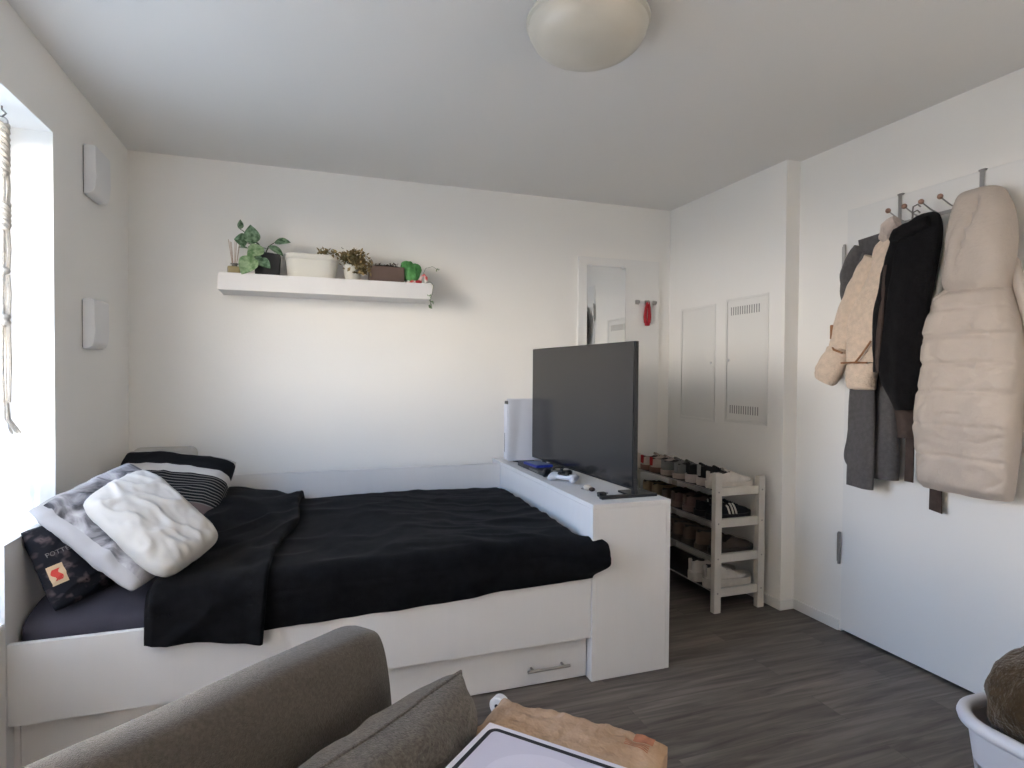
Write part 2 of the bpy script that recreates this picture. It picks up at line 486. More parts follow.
# entrance door, flush leaf with two hinges
d = MB(); d.box((XR2-.006, DY0, .012), (XR2+.03, DY1, DZ), .003)
door = struct(d.build('door_1', M['door']))
d = MB(); d.box((XR2+.035, DY0-.05, 0), (XR2+.14, DY1+.05, DZ+.05)); struct(d.build('door_leak_blocker', M['dark'], door, smooth=False))  # unseen block behind the leaf, added to stop light leaking through the gaps
for z in (1.813, .348):
    d = MB()
    for k in range(3):
        d.lathe([(.0075, 0), (.0075, .052)], (XR2-.016, DY1+.006, z+k*.056), 12)
    d.lathe([(.004, 0), (.004, .165)], (XR2-.016, DY1+.006, z), 8)
    d.box((XR2-.014, DY1+.012, z+.01), (XR2-.008, DY1+.022, z+.155))
    d.build('hinge', M['steel'], door)
# bathroom door with flat leaf on the back wall
d = MB(); d.box((1.765, YB-.022, .01), (2.405, YB, 2.118), .003); door2 = struct(d.build('door_2', M['door']))

# window with frame, sash and pane
XW = -1.055
wf = MB()
for lo, hi in (((XW-.07, WY1-.05, WZ0), (XW, WY1, WZ1)), ((XW-.07, WY0, WZ0), (XW, WY0+.05, WZ1)), ((XW-.07, WY0+.05, WZ1-.05), (XW, WY1-.05, WZ1)),
               ((XW-.07, WY0+.05, WZ0), (XW, WY1-.05, WZ0+.05)), ((XW-.05, WY0+.05, 1.50), (XW-.012, WY1-.05, 1.53))):
    wf.box(lo, hi, .004)
win = struct(wf.build('window_1', M['plastic']))
def glassmat():
    m, nt, b = _nodes('window_glass'); nt.nodes.remove(b)
    N, L = nt.nodes.new, nt.links.new
    tr = N('ShaderNodeBsdfTransparent'); gl = N('ShaderNodeBsdfGlossy'); gl.inputs['Roughness'].default_value = 0
    mx = N('ShaderNodeMixShader'); mx.inputs[0].default_value = .05
    L(tr.outputs[0], mx.inputs[1]); L(gl.outputs[0], mx.inputs[2]); L(mx.outputs[0], nt.nodes['Material Output'].inputs['Surface'])
    return m
M['glass'] = glassmat()
for y0, y1 in ((WY0+.05, WY1-.05),):
    g = MB(); g.box((XW-.036, y0, WZ0+.05), (XW-.03, y1, WZ1-.05)); g.build('pane', M['glass'], win, smooth=False)
bd = MB()  # frame of the unseen window added to bring fill light into the room
for lo, hi in (((XW-.07, DW1-.07, 0), (XW, DW1, WZ1)), ((XW-.07, DW0, 0), (XW, DW0+.07, WZ1)), ((XW-.07, DW0+.07, WZ1-.07), (XW, DW1-.07, WZ1)), ((XW-.07, DW0+.07, 0), (XW, DW1-.07, .09))):
    bd.box(lo, hi, .004)
bdo = struct(bd.build('fill_window', M['plastic']))
for y0, y1 in ((DW0+.07, DW1-.07),):
    g = MB(); g.box((XW-.036, y0, .09), (XW-.03, y1, WZ1-.07)); g.build('pane', M['glass'], bdo, smooth=False)
b = MB(); b.box((XW, WY0+.001, WZ0), (XL+.02, WY1-.001, WZ0+.02), .004); struct(b.build('window_sill', M['trim']))

# ------------------------------------------------------------------ wall fixtures
def wedge(name, label, y0, y1, z0, z1):
    t = thing(name, label, 'vent', (XL, (y0+y1)/2, z0))
    b = MB()
    # side profile: shallow at the top, deepest low down, tucked back in at the bottom edge
    prof = [(0, z0), (.020, z0+.002), (.036, z0+.012), (.044, z0+.035), (.047, z0+.08), (.046, z1-.01), (.043, z1-.002), (.036, z1), (0, z1)]
    b.prism([(p[0], p[1]) for p in prof], y1-y0, (XL+.004, (y0+y1)/2, 0), (1, 0, 0), (0, 0, 1), bevel=.004)
    b.build('cover', M['plastic'], t)
    b = MB(); b.box((XL, y0+.008, z0+.006), (XL+.004, y1-.008, z1-.006)); b.build('back_plate', M['slot'], t, smooth=False)
wedge('wall_vent', 'upper white plastic air vent near the ceiling beside the window', 3.04, 3.245, 2.076, 2.289)
wedge('wall_vent', 'lower white plastic air vent beside the window, above the pillows', 3.015, 3.21, 1.405, 1.622)

def hatch(label, y0, y1, z0, z1, slots, latch_y):
    t = thing('wall_hatch', label, 'hatch', (XR, (y0+y1)/2, z0))
    f = MB(); x0 = XR-.006
    for lo, hi in (((x0, y0, z0), (XR, y0+.016, z1)), ((x0, y1-.016, z0), (XR, y1, z1)), ((x0, y0+.016, z1-.016), (XR, y1-.016, z1)), ((x0, y0+.016, z0), (XR, y1-.016, z0+.016))):
        f.box(lo, hi, .002)
    f.build('frame', M['panel'], t)
    p = MB(); p.box((XR-.004, y0+.018, z0+.018), (XR, y1-.018, z1-.018), .0015); p.build('hatch_door', M['panel'], t)
    if slots:
        for za, zb in ((z1-.105, z1-.055), (z0+.055, z0+.105)):
            s = MB(); n = 13
            for k in range(n):
                y = lerp(y0+.075, y1-.055, k/(n-1))
                s.box((XR-.0050, y-.0035, za), (XR-.0035, y+.0035, zb))
            s.build('vent_slots', M['slot'], t, smooth=False)
    l = MB(); zc = (z0+z1)/2
    l.lathe([(.009, 0), (.009, .004), (.006, .006)], (XR-.006, latch_y, zc), 16, axis=(-1, 0, 0)); l.build('latch', M['plastic'], t)
hatch('plain white inspection hatch without slots on the recess wall', 3.205, 3.58, 1.005, 1.77, False, 3.24)
hatch('white inspection hatch with louvre slots at top and bottom', 2.738, 3.107, 1.018, 1.785, True, 3.07)

# ceiling lamp
t = thing('ceiling_lamp', 'round opal glass ceiling lamp', 'lamp', (.876, 1.790, ZC))
c = (.876, 1.790, ZC)
b = MB(); b.lathe([(.13, -.03), (.13, 0)], c, 40); b.build('base_plate', M['plastic'], t)
b = MB(); b.lathe([(.198, -.022), (.203, -.030), (.203, -.040), (.196, -.047)], c, 64, cap0=True, cap1=False); b.build('glass_rim', M['opal'], t)
b = MB(); b.lathe([(.196, -.046), (.191, -.070), (.178, -.093), (.155, -.113), (.122, -.131), (.082, -.143), (.038, -.149), (.008, -.150)], c, 64, cap0=False); b.build('glass_dome', M['opal'], t)

# mirror on the bathroom door, hook with a red lanyard
t = thing('wall_mirror', 'narrow frameless mirror fixed to the white bathroom door', 'mirror', (1.976, YB-.024, .6))
b = MB(); b.box((1.826, YB-.0275, .60), (2.127, YB-.0225, 2.058), .001); b.build('mirror_glass', M['mirror'], t, smooth=False)
b = MB()
for x, z in ((1.85, 2.058), (2.10, 2.058), (1.85, .60), (2.10, .60)):
    b = MB(); b.box((x-.012, YB-.031, z-.010), (x+.012, YB-.0225, z+.006), .001); b.build('clip', M['plastic'], t)
t = thing('hook_strip', 'small metal hook strip beside the mirror', 'hook', (2.28, YB-.022, 1.82))
b = MB(); b.box((2.205, YB-.026, 1.815), (2.37, YB-.0225, 1.832), .001); b.build('strip', M['plastic'], t)
for x in (2.22, 2.295, 2.36):
    b = MB(); b.box((x-.014, YB-.030, 1.805), (x+.014, YB-.026, 1.838), .002); b.tube([(x, YB-.03, 1.82), (x, YB-.055, 1.812), (x, YB-.06, 1.83)], .004)
    b.build('hook', M['steel'], t)
t = thing('lanyard', 'red fabric strap hanging from the hook strip', 'strap', (2.295, YB-.05, 1.66))
b = MB()
for s in (-1, 1):
    pts = [(2.295+s*.004, YB-.050, 1.823), (2.295+s*.013, YB-.047, 1.78), (2.295+s*.017, YB-.043, 1.72), (2.295+s*.014, YB-.042, 1.675)]
    b.tube(pts, [.008, .011, .013, .012], 8)
b.box((2.277, YB-.052, 1.655), (2.313, YB-.032, 1.685), .006)
b.build('band', M['red'], t)
b = MB(); b.tube([(2.295+.012*math.cos(a), YB-.054, 1.822+.012*math.sin(a)) for a in [k*PI/8 for k in range(16)]], .0022, 6, closed=True); b.build('ring', M['steel'], t)

# ------------------------------------------------------------------ bed
UX0, UX1, UY0, UY1, UZ = 1.15, 1.535, 2.254, 3.70, .757
BX0, BX1 = -.886, UX0-.001
t = thing('bed_frame', 'white bed frame with a drawer below, along the wall', 'bed', (.1, 2.9, 0))
b = MB(); b.box((BX0, 2.262, .187), (BX1, 2.284, .447), .0015); b.build('side_rail', M['white'], t)
b = MB(); b.box((-.908, 2.252, 0), (BX0, 3.545, .765), .0015); b.build('headboard', M['white'], t)
b = MB(); b.box((BX0, 3.525, 0), (BX1, 3.545, .747), .0015); b.build('back_panel', M['white'], t)
b = MB(); b.box((BX0+.02, 2.30, .006), (BX1-.003, 2.318, .183), .0015); dr = b.build('drawer', M['white'], t)
b = MB(); b.box((BX0+.03, 2.318, .02), (BX1-.02, 2.95, .16), .001); b.build('drawer_box', M['white'], dr)
b = MB(); b.tube([(.866, 2.268, .079), (1.056, 2.268, .079)], .0062, 12)
for x in (.892, 1.030): b.tube([(x, 2.268, .079), (x, 2.301, .079)], .0050, 10)
b.build('handle', M['steel'], dr)
b = MB(); b.box((BX0, 2.284, .19), (BX1, 3.525, .215)); b.build('slat_base', M['white'], t, smooth=False)
b = MB(); b.box((BX0, 2.302, 0), (BX0+.018, 3.4, .187)); b.build('drawer_divider', M['white'], t, smooth=False)

def mattress():
    b = MB()
    x0, x1, y0, y1, z0, z1 = BX0+.012, BX1-.012, 2.296, 3.515, .216, .538
    def f(u, v):
        # u along x ring profile, closed in v around (y,z)
        a = 2*PI*v
        n = 5.
        cy, cz = math.cos(a), math.sin(a)
        yy = math.copysign(abs(cy)**(2/n), cy); zz = math.copysign(abs(cz)**(2/n), cz)
        e = 1 - abs(2*u-1)**20*.06
        y = (y0+y1)/2 + (y1-y0)/2*yy*e
        z = (z0+z1)/2 + (z1-z0)/2*zz*(1-abs(2*u-1)**16*.12)
        x = lerp(x0, x1, u)
        if zz > -.6 and x < -.3:
            z += .006*nz(x*9, y*5, z*6) + .004*nz(x*4+y*12, 3)
            y += .006*nz(x*14, z*10, 2)*(1 if yy < 0 else 0)
        return Vector((x, y, z))
    us = 80
    vv = b.grid(f, us, 72, cv=True)
    b.cap(vv[0]); b.cap(vv[-1])
    o = b.build('mattress', M['sheet'], angle=60)
    tag(o, 'mattress in a charcoal fitted sheet inside the white bed frame', 'mattress')
mattress()

# black blanket over the mattress with a turned-down end
def top_z(x, y):
    t_ = sstep(2.35, 3.45, y)
    z = lerp(.604, .625, t_)
    z += .018*sstep(.75, 1.12, x)*(1-sstep(2.95, 3.45, y))
    hump = sstep(.05, -.42, x)*sstep(2.55, 3.45, y)
    z += .065*hump
    z -= .05*sstep(-.05, -.52, x)*(1-sstep(2.3, 2.9, y))
    # sag next to the back panel
    z -= .012*sstep(3.4, 3.5, y)
    w = .016*nz(x*1.9, y*2.1, 1.7) + .007*nz(x*4+y*3, y*4, 4.) + .003*nz(x*9, y*11-x*6, 9.)
    r = abs(nz(x*3.5+y*1.6, y*4.-x*2, 2.2)); w += .008*max(0, .28-r)/.28
    # creases radiating from the foot end
    r2 = abs(nz(x*1.6-y*.4, y*8+x*3.5, 6.)); w += .006*max(0, .22-r2)/.22*sstep(.1, .5, x)
    return z + w
def blanket_path(x, s, lo, yback, fold):
    """s 0 at the back, 1 at the front hem"""
    zt = lambda y: top_z(x, y)
    yf = 2.335 - .012*nz(x*6, 3.)
    k = .72
    if s < k:
        y = lerp(yback, yf, s/k)
        z = zt(y)
        e = sstep(.0, .06, s/k)
        z = lerp(z-.03, z, e)
        return y, z
    q = (s-k)/(1-k)
    ztop = zt(yf)
    R = .075
    arc = R*PI/2
    down = max(.02, ztop-R-lo)
    L = q*(arc+down)
    if L < arc:
        a = L/R
        y = yf - R*math.sin(a); z = ztop - R*(1-math.cos(a))
    else:
        d_ = L-arc
        y = yf - R; z = ztop - R - d_
        y += (-.008 - .010*nz(x*7, z*3, 5.) - .007*math.sin(x*23+2*nz(x*3)))*min(1, d_/.06)
        y = min(y, 2.256)
    return y, z
def make_blanket():
    root = thing('blanket', 'black fleece blanket spread over the bed with its end turned down', 'blanket', (.3, 2.9, .54))
    b = MB(); NX, NS = 150, 110
    lo = lambda x: interp(x, [-.2, .08, .54, .75, 1.0, 1.13], [.398, .405, .417, .438, .440, .452]) + .004*nz(x*9)
    def f(u, v):
        x = lerp(-.36, 1.138, u)
        y, z = blanket_path(x, v, lo(x), 3.508, 0)
        # puff and corner over the unit's front edge
        c = sstep(.90, 1.14, x)*sstep(.70, .80, v)*(1-sstep(.90, 1., v)*.9)
        y -= .055*c; x2 = x + .072*c*sstep(1.0, 1.138, x)
        z -= .010*c
        z -= .05*sstep(1.09, 1.138, x)*(1-sstep(.68, .76, v))
        return Vector((x2, y, z))
    vv = b.grid(f, NX, NS)
    # underside, resting on the mattress
    def g(u, v):
        p = f(u, v)
        if v < .70: return Vector((min(p.x, 1.135), p.y, .545))
        q = (v-.70)/.30
        if p.z > .47:
            return Vector((min(p.x, 1.14), max(p.y+.03, 2.30) if p.z > .5 else p.y+.012, max(.545, p.z-.03) if p.z > .56 else p.z-.004))
        return Vector((min(p.x, 1.14), min(p.y+.012, 2.2585), p.z))
    ww = b.grid(g, NX, NS)
    bm = b.bm
    def strip(a, c):
        for i in range(len(a)-1):
            try: bm.faces.new([a[i], a[i+1], c[i+1], c[i]])
            except ValueError: pass
    strip(vv[0], ww[0]); strip(vv[-1], ww[-1]); strip([r[0] for r in vv], [r[0] for r in ww]); strip([r[-1] for r in vv], [r[-1] for r in ww])
    b.build('main_cover', M['fleece'], root, angle=70)
    # turned-down end, a second layer with rounded hem
    b = MB(); NX, NS = 70, 120
    lo2 = lambda x: interp(x, [-.52, -.35, -.2, -.15], [.400, .392, .372, .362])
    xl = lambda v: sinterp(v, [0, .35, .72, .85, 1.], [-.40, -.46, -.51, -.51, -.508])
    xr = lambda v: sinterp(v, [0, .2, .4, .55, .72, .85, 1.], [-.02, -.045, -.045, -.11, -.135, -.145, -.155])
    TH = .020
    def base_pt(x, v, up):
        y, z = blanket_path(x, v, lo2(x), 3.505, 1)
        y2, z2 = blanket_path(x, min(1, v+.004), lo2(x), 3.505, 1)
        y1, z1 = blanket_path(x, max(0, v-.004), lo2(x), 3.505, 1)
        ty, tz = y2-y1, z2-z1
        l = math.hypot(ty, tz) or 1
        n = (tz/l, -ty/l)     # outward: up on top, towards -y on the front
        if n[1] < 0 and n[0] > 0: n = (-n[0], -n[1])
        ny, nz_ = n
        if nz_ < 0: ny, nz_ = -ny, -nz_
        if v > .9: ny, nz_ = -1, 0
        wr = .010*nz(x*4+v*2, v*9, 8.) + .006*nz(x*10, v*16, 3.)
        r = abs(nz(x*2.2+1, v*5+x*2.4, 12.)); wr += .016*max(0, .25-r)/.25
        h = up + (wr if up > .012 else 0)
        return Vector((x, y+ny*h, z+nz_*h))
    def ff(u, v):
        # u wraps around: 0..1 over the top, then rounded right hem
        x0, x1 = xl(v), xr(v)
        if u <= .86:
            q = u/.86
            x = lerp(x0, x1, q)
            e = sstep(0, .08, q)
            return base_pt(x, v, lerp(.004, TH, e) + .010*sstep(.85, 1., q))
        a = (u-.86)/.14*PI*.9
        h = TH+.010
        return base_pt(x1 + math.sin(a)*.014, v, h*(.5+.5*math.cos(a)) + .001)
    vv = b.grid(ff, NX, NS)
    # underside + hem end
    def gg(u, v):
        x0, x1 = xl(v), xr(v)
        x = lerp(x0, x1, u)
        p = base_pt(x, v, .002)
        if v < .70 and x < -.36: p.z = max(.544, p.z-.02) if v > .03 else p.z
        return p
    ww = b.grid(gg, NX, NS)
    bm = b.bm
    def strip2(a, c):
        for i in range(len(a)-1):
            try: bm.faces.new([a[i], a[i+1], c[i+1], c[i]])
            except ValueError: pass
    strip2(vv[0], ww[0]); strip2(vv[-1], ww[-1]); strip2([r[0] for r in vv], [r[0] for r in ww]); strip2([r[-1] for r in vv], [r[-1] for r in ww])
    b.build('turned_down_end', M['fleece'], root, angle=70)
make_blanket()

# pillows
def frame(u, n):
    u = V(u).normalized(); n = V(n); n = (n-u*n.dot(u)).normalized(); v = n.cross(u)
    return u, v, n
def pillow_fn(c, U, N, w, h, th, pinch=.10, wr=.012, seed=0., sag=0., fold=0., corner=.06):
    u_, v_, n_ = frame(U, N); c = V(c)
    def f(u, v, side):
        a, b_ = 2*u-1, 2*v-1
        e = (max(0, 1-abs(a)**2.6)*max(0, 1-abs(b_)**2.6))**.42
        x = a*w/2*(1-pinch*(1-b_*b_)*abs(a)**3-corner*b_**4*a*a); y = b_*h/2*(1-pinch*(1-a*a)*abs(b_)**3-corner*a**4*b_*b_)
        z = side*th/2*e
        ed = min(1, e*1.6)
        r = abs(nz(a*1.9+seed, b_*2.3-a*.8, seed*1.7))
        z += side*(wr*nz(a*2.4+seed, b_*2.4, seed) + wr*1.2*max(0, .25-r)/.25 + wr*.45*nz(a*7+seed, b_*7+a*3, seed))*ed
        z += -sag*(a*a+b_*b_)*.5 + fold*a*b_
        z += .5*wr*nz(a*3+seed*2, b_*3, 7.)
        return c + u_*x + v_*y + n_*z
    return f
def pillow(name, label, mat_, c, U, N, w, h, th, n=44, **k):
    f = pillow_fn(c, U, N, w, h, th, **k)
    b = MB()
    b.grid(lambda u, v: f(u, v, 1), n, n, uv=True); b.grid(lambda u, v: f(u, v, -1), n, n, uv=True)
    bmesh.ops.remove_doubles(b.bm, verts=b.bm.verts, dist=2e-5)
    o = b.build(name, mat_, angle=80)
    tag(o, label, 'pillow')
    return o, f

pillow('pillow', 'off-white plain pillow leaning on top of the pillow heap', M['linen'], (-.520, 2.43, .772), (.30, -.17, -.25), (.25, -.64, .72), .43, .265, .14, seed=1.3, wr=.009, pinch=.0, corner=.12)
pillow('pillow', 'pillow with a grey and white photo print and white border', M['photo'], (-.612, 2.52, .756), (.275, -.11, -.215), (.41, -.52, .75), .475, .43, .12, seed=3.1, wr=.012, pinch=.05)
pillow('pillow', 'black pillow with white bands and fine pinstripes against the wall', M['striped'], (-.612, 3.13, .715), (1, -.05, -.13), (.0, -.60, .80), .52, .58, .18, seed=5.2, wr=.006, pinch=.06)
dk, dkf = pillow('pillow', 'dark navy printed pillow with a cream patch beside the headboard', M['darkprint'], (-.735, 2.475, .665), (.62, .75, .12), (.70, -.58, .42), .34, .30, .10, seed=7.7, wr=.005, pinch=.06)

def on_pillow(f, uv0, ux, uy, pts, lift):
    return [(f(uv0[0]+ux[0]*p[0]+uy[0]*p[1], uv0[1]+ux[1]*p[0]+uy[1]*p[1], 1)) for p in pts]
def pillow_normal(f, u, v):
    a = f(u+.01, v, 1)-f(u-.01, v, 1); c = f(u, v+.01, 1)-f(u, v-.01, 1)
    return a.cross(c).normalized()
def decal(name, m, f, u0, u1, v0, v1, lift, parent, n=8):
    b = MB()
    g = lambda u, v: f(lerp(u0, u1, u), lerp(v0, v1, v), 1) + pillow_normal(f, lerp(u0, u1, u), lerp(v0, v1, v))*lift
    b.grid(g, n, n)
    return b.build(name, m, parent)
decal('patch', M['patchcream'], dkf, .04, .18, .28, .50, .0012, dk)
b = MB(); g = lambda u, v: dkf(.07+.07*u+.015*math.sin(v*7), .32+.13*v, 1) + pillow_normal(dkf, .11, .39)*.0026
b.grid(lambda u, v: g(u, v), 6, 6); b.build('patch_print', M['patchred'], dk)
def lettering(text, f, u0, v0, size, parent, m):
    cu = bpy.data.curves.new('txt', 'FONT'); cu.body = text; cu.size = 1.; cu.resolution_u = 3
    o = bpy.data.objects.new('txt', cu); COL.objects.link(o)
    dg = bpy.context.evaluated_depsgraph_get()
    me = bpy.data.meshes.new_from_object(o.evaluated_get(dg))
    bpy.data.objects.remove(o); bpy.data.curves.remove(cu)
    for v in me.vertices:
        a, c = u0+v.co.x*size, v0+v.co.y*size
        v.co = f(a, c, 1) + pillow_normal(f, a, c)*.0012 - OFFS.get(parent.name, Vector((0, 0, 0)))
    me.materials.append(m)
    q = bpy.data.objects.new('lettering', me); COL.objects.link(q); q.parent = parent
    return q
lettering('POTTER', dkf, .07, .60, .070, dk, M['greytext'])

# off-white rounded headrest standing behind the striped pillow
b = MB(); b.box((-.86, 3.56, 0), (-.555, 3.64, .905), .035, seg=4)
o = b.build('backrest_cushion', M['linen']); tag(o, 'off-white rounded cushion standing behind the striped pillow', 'cushion')

# ------------------------------------------------------------------ cabinet at the foot of the bed
t = thing('storage_cabinet', 'white storage cabinet at the foot of the bed under the television', 'cabinet', (1.34, 2.98, 0))
b = MB(); b.box((UX0, UY0, UZ-.020), (UX1, UY1, UZ), .0015); b.build('top_panel', M['white'], t)
b = MB(); b.box((UX0, UY0, 0), (UX0+.020, UY1, UZ-.0205), .0015); b.build('side_panel', M['white'], t)
b = MB(); b.box((UX1-.020, UY0+.002, 0), (UX1, UY1, UZ-.0205), .0015); b.build('side_panel', M['white'], t)
b = MB(); b.box((UX0+.0206, UY0+.0015, 0), (UX1-.0206, UY0+.020, UZ-.0205), .0008); b.build('front_panel', M['white'], t)

# television
tva, tvb = Vector((1.392, 2.338, 0)), Vector((1.334, 3.455, 0))     # near and far edge of the screen
du = (tvb-tva).normalized(); dn = Vector((-du.y, du.x, 0))           # dn points away from the door wall
if dn.x > 0: dn = -dn
TZ0, TZ1 = .789, 1.462
t = thing('television', 'large flat television with a dark screen on the white cabinet', 'television', ((tva+tvb)/2 + Vector((0, 0, UZ))))
rot = Matrix((dn, du, Vector((0, 0, 1)))).transposed()
W = (tvb-tva).length; mid = (tva+tvb)/2
b = MB(); b.box((-.0, -W/2, 0), (.022, W/2, TZ1-TZ0), .003, rot=rot, at=mid-dn*.012+Vector((0, 0, (TZ0+TZ1)/2)))
b.build('housing', M['blackpl'], t)
b = MB(); b.box((0, -W/2+.006, 0), (.003, W/2-.006, TZ1-TZ0-.014), .0005, rot=rot, at=mid+dn*.0005+Vector((0, 0, (TZ0+TZ1)/2+.003)))
b.build('screen', M['screen'], t, smooth=False)
b = MB(); b.box((0, -.34, 0), (.04, .34, .34), .012, rot=rot, at=mid-dn*.042+Vector((0, 0, TZ0+.24))); b.build('rear_bulge', M['blackpl'], t)
for k, y in enumerate((2.345, 3.30)):
    b = MB()
    b.box((1.232, y-.014, UZ), (1.515, y+.014, UZ+.014), .003)
    b.box((1.385, y+.005, UZ), (1.520, y+.12, UZ+.010), .003) if k == 0 else b.box((1.36, y-.12, UZ), (1.50, y-.005, UZ+.010), .003)
    xx = tva.x + (tvb.x-tva.x)*(y-tva.y)/(tvb.y-tva.y)
    b.box((xx+.004, y-.010, UZ+.01), (xx+.024, y+.018, TZ0+.05), .003)
    b.build('stand_foot', M['blackpl'], t)

# games console standing upright in the corner
t = thing('game_console', 'white upright game console behind the television edge', 'console', (1.30, 3.52, UZ))
x0, x1, zb, zt_ = 1.178, 1.442, UZ+.012, UZ+.392
def plate(yc, out, prt):
    b = MB()
    def f(u, v):
        # wavy white side plate, flared at the front (towards the bed)
        x = lerp(x0, x1, u); z = lerp(zb, zt_, v)
        bul = .010*math.sin(PI*u)*(.6+.4*v) + .014*(1-sstep(0, .30+.12*(v-.5), u))
        return Vector((x, yc+out*bul, z))
    th = .006
    a = b.grid(f, 28, 24)
    c = b.grid(lambda u, v: f(u, v) - Vector((0, out*th, 0)), 28, 24)
    for p, q in ((a[0], c[0]), (a[-1], c[-1]), ([r[0] for r in a], [r[0] for r in c]), ([r[-1] for r in a], [r[-1] for r in c])):
        for i in range(len(p)-1): b.bm.faces.new([p[i], p[i+1], q[i+1], q[i]])
    b.build('side_plate', M['consolewhite'], prt)
plate(3.472, -1, t); x0 += .030; plate(3.568, 1, t); x0 -= .030
b = MB(); b.box((x0+.006, 3.486, zb+.004), (x1-.004, 3.556, zt_-.012), .004); b.build('core', M['blackpl'], t)
b = MB(); b.box((x0-.004, 3.480, zb+.004), (x0+.02, 3.538, zt_-.03), .006); fr = b.build('front_bulge', M['consolewhite'], t)
b = MB(); b.box((x0-.0048, 3.512, zb+.05), (x0, 3.517, zb+.17)); b.build('disc_slot', M['dark'], fr, smooth=False)
b = MB(); b.lathe([(.07, 0), (.07, .008), (.05, .013)], (1.30, 3.52, UZ), 28); b.build('stand', M['blackpl'], t)

# black box, blue game case, controllers and small things along the cabinet top
t = thing('media_box', 'flat black box on the cabinet below the blue case', 'box', (1.25, 3.14, UZ))
b = MB(); b.box((1.205, 2.96, UZ), (1.31, 3.36, UZ+.026), .004); b.build('case', M['blackpl'], t)
b = MB(); b.box((1.203, 3.02, UZ+.006), (1.207, 3.16, UZ+.018), .001); b.build('front_strip', M['darksteel'], t, smooth=False)
t = thing('game_case', 'blue plastic game case lying on the flat black box', 'game case', (1.255, 3.15, UZ+.026))
R_ = Matrix.Rotation(.10, 3, 'Z')
b = MB(); b.box((-.052, -.085, 0), (.052, .085, .014), .003, rot=R_, at=(1.258, 3.16, UZ+.0335)); cs = b.build('case', M['blue'], t)
b = MB(); b.box((-.040, -.070, 0), (.044, .060, .001), rot=R_, at=(1.260, 3.16, UZ+.0412)); b.build('cover_sheet', mat('case_sheet', (.16, .20, .30), .4, .02, 40), t, smooth=False)

def controller(label, loc, rz, mbody, mdark):
    t = thing('game_controller', label, 'controller', loc, 'game controllers on the cabinet', local=True)
    t.rotation_euler = (0, 0, rz)
    b = MB()
    def f(u, v):
        a = 2*PI*v; x = lerp(-.078, .078, u); s = x/.078
        grip = sstep(.45, .85, abs(s))
        hw = .030*(1-abs(s)**8*.5) + .012*grip; yc = -.022*grip
        th = .015 + .007*grip - .012*abs(s)**10
        return Vector((x, yc + hw*math.cos(a), .024 + th*math.sin(a) - .006*grip*math.cos(a)*-1))
    vv = b.grid(f, 40, 20, cv=True); b.cap(vv[0]); b.cap(vv[-1])
    b.build('shell', mbody, t)
    b = MB(); b.box((-.026, -.030, .034), (.026, .002, .0405), .004); b.build('centre_panel', mdark, t)
    for s in (-1, 1):
        b = MB(); b.lathe([(.010, 0), (.008, .010), (.011, .012), (.011, .015)], (s*.024, -.020, .037), 16); b.build('thumbstick', M['blackpl'], t)
    b = MB()
    for k in range(4): b.lathe([(.0045, 0), (.0045, .004)], (.054+.010*math.cos(k*PI/2), .006+.010*math.sin(k*PI/2), .036), 10)
    b.build('buttons', mdark, t)
    b = MB(); b.box((-.066, .003, .034), (-.042, .010, .041), .001); b.box((-.0575, -.006, .034), (-.0505, .019, .041), .001); b.build('direction_pad', mdark, t)
    return t
controller('white game controller with a dark centre lying on the cabinet', (1.262, 2.79, UZ), -.95, M['consolewhite'], M['blackpl'])
controller('black game controller behind the white one on the cabinet', (1.275, 2.915, UZ), -.6, M['blackpl'], M['darksteel'])
t = thing('trinket', 'small cream and brown trinket near the cabinet front', 'trinket', (1.272, 2.545, UZ))
b = MB(); b.ball((1.268, 2.545, UZ+.014), .020, 1, 1.1, .7); b.build('body', M['cream'], t)
b = MB(); b.ball((1.276, 2.515, UZ+.010), .013, 1.2, 1, .75); b.build('charm', M['brownfab'], t)
b = MB(); b.tube([(1.268+.014*math.cos(a), 2.580+.014*math.sin(a), UZ+.003) for a in [k*PI/10 for k in range(20)]], .002, 6, closed=True); b.build('ring', M['darksteel'], t)
t = thing('adapter_plug', 'small black plug beside the television foot', 'plug', (1.262, 2.395, UZ))
b = MB(); b.box((1.245, 2.375, UZ), (1.280, 2.405, UZ+.022), .004); b.build('body', M['blackpl'], t)
b = MB(); b.tube([(1.262, 2.405, UZ+.01), (1.262, 2.43, UZ+.006), (1.275, 2.46, UZ+.004), (1.30, 2.47, UZ+.004), (1.32, 2.44, UZ+.004)], .0025, 6); b.build('cable', M['blackpl'], t)

# ------------------------------------------------------------------ wall shelf and what stands on it
SY0, SY1, SZ0, SZ1 = 3.49, YB, 1.745, 1.838
t = thing('wall_shelf', 'white floating shelf with plants above the bed', 'shelf', (.13, YB, SZ0))
b = MB(); b.box((-.442, SY0, SZ0), (.706, SY1, SZ1), .002); b.build('board', M['white'], t)

t = thing('reed_diffuser', 'amber reed diffuser bottle on the shelf', 'diffuser', (-.372, 3.60, SZ1))
b = MB(); b.box((-.405, 3.568, SZ1), (-.340, 3.632, SZ1+.048), .008, seg=3); b.build('bottle', M['amber'], t)
b = MB(); b.lathe([(.014, .048), (.014, .060), (.020, .061), (.020, .066), (.012, .066)], (-.372, 3.60, SZ1), 20); b.build('neck', M['darksteel'], t)
b = MB()
for k in range(7):
    a = k*2*PI/7+.4
    b.tube([(-.372+.004*math.cos(a), 3.60+.004*math.sin(a), SZ1+.01), (-.372+.030*math.cos(a), 3.60+.022*math.sin(a), SZ1+.19+.015*math.sin(3*k))], .0016, 5)
b.build('reed', M['reed'], t)

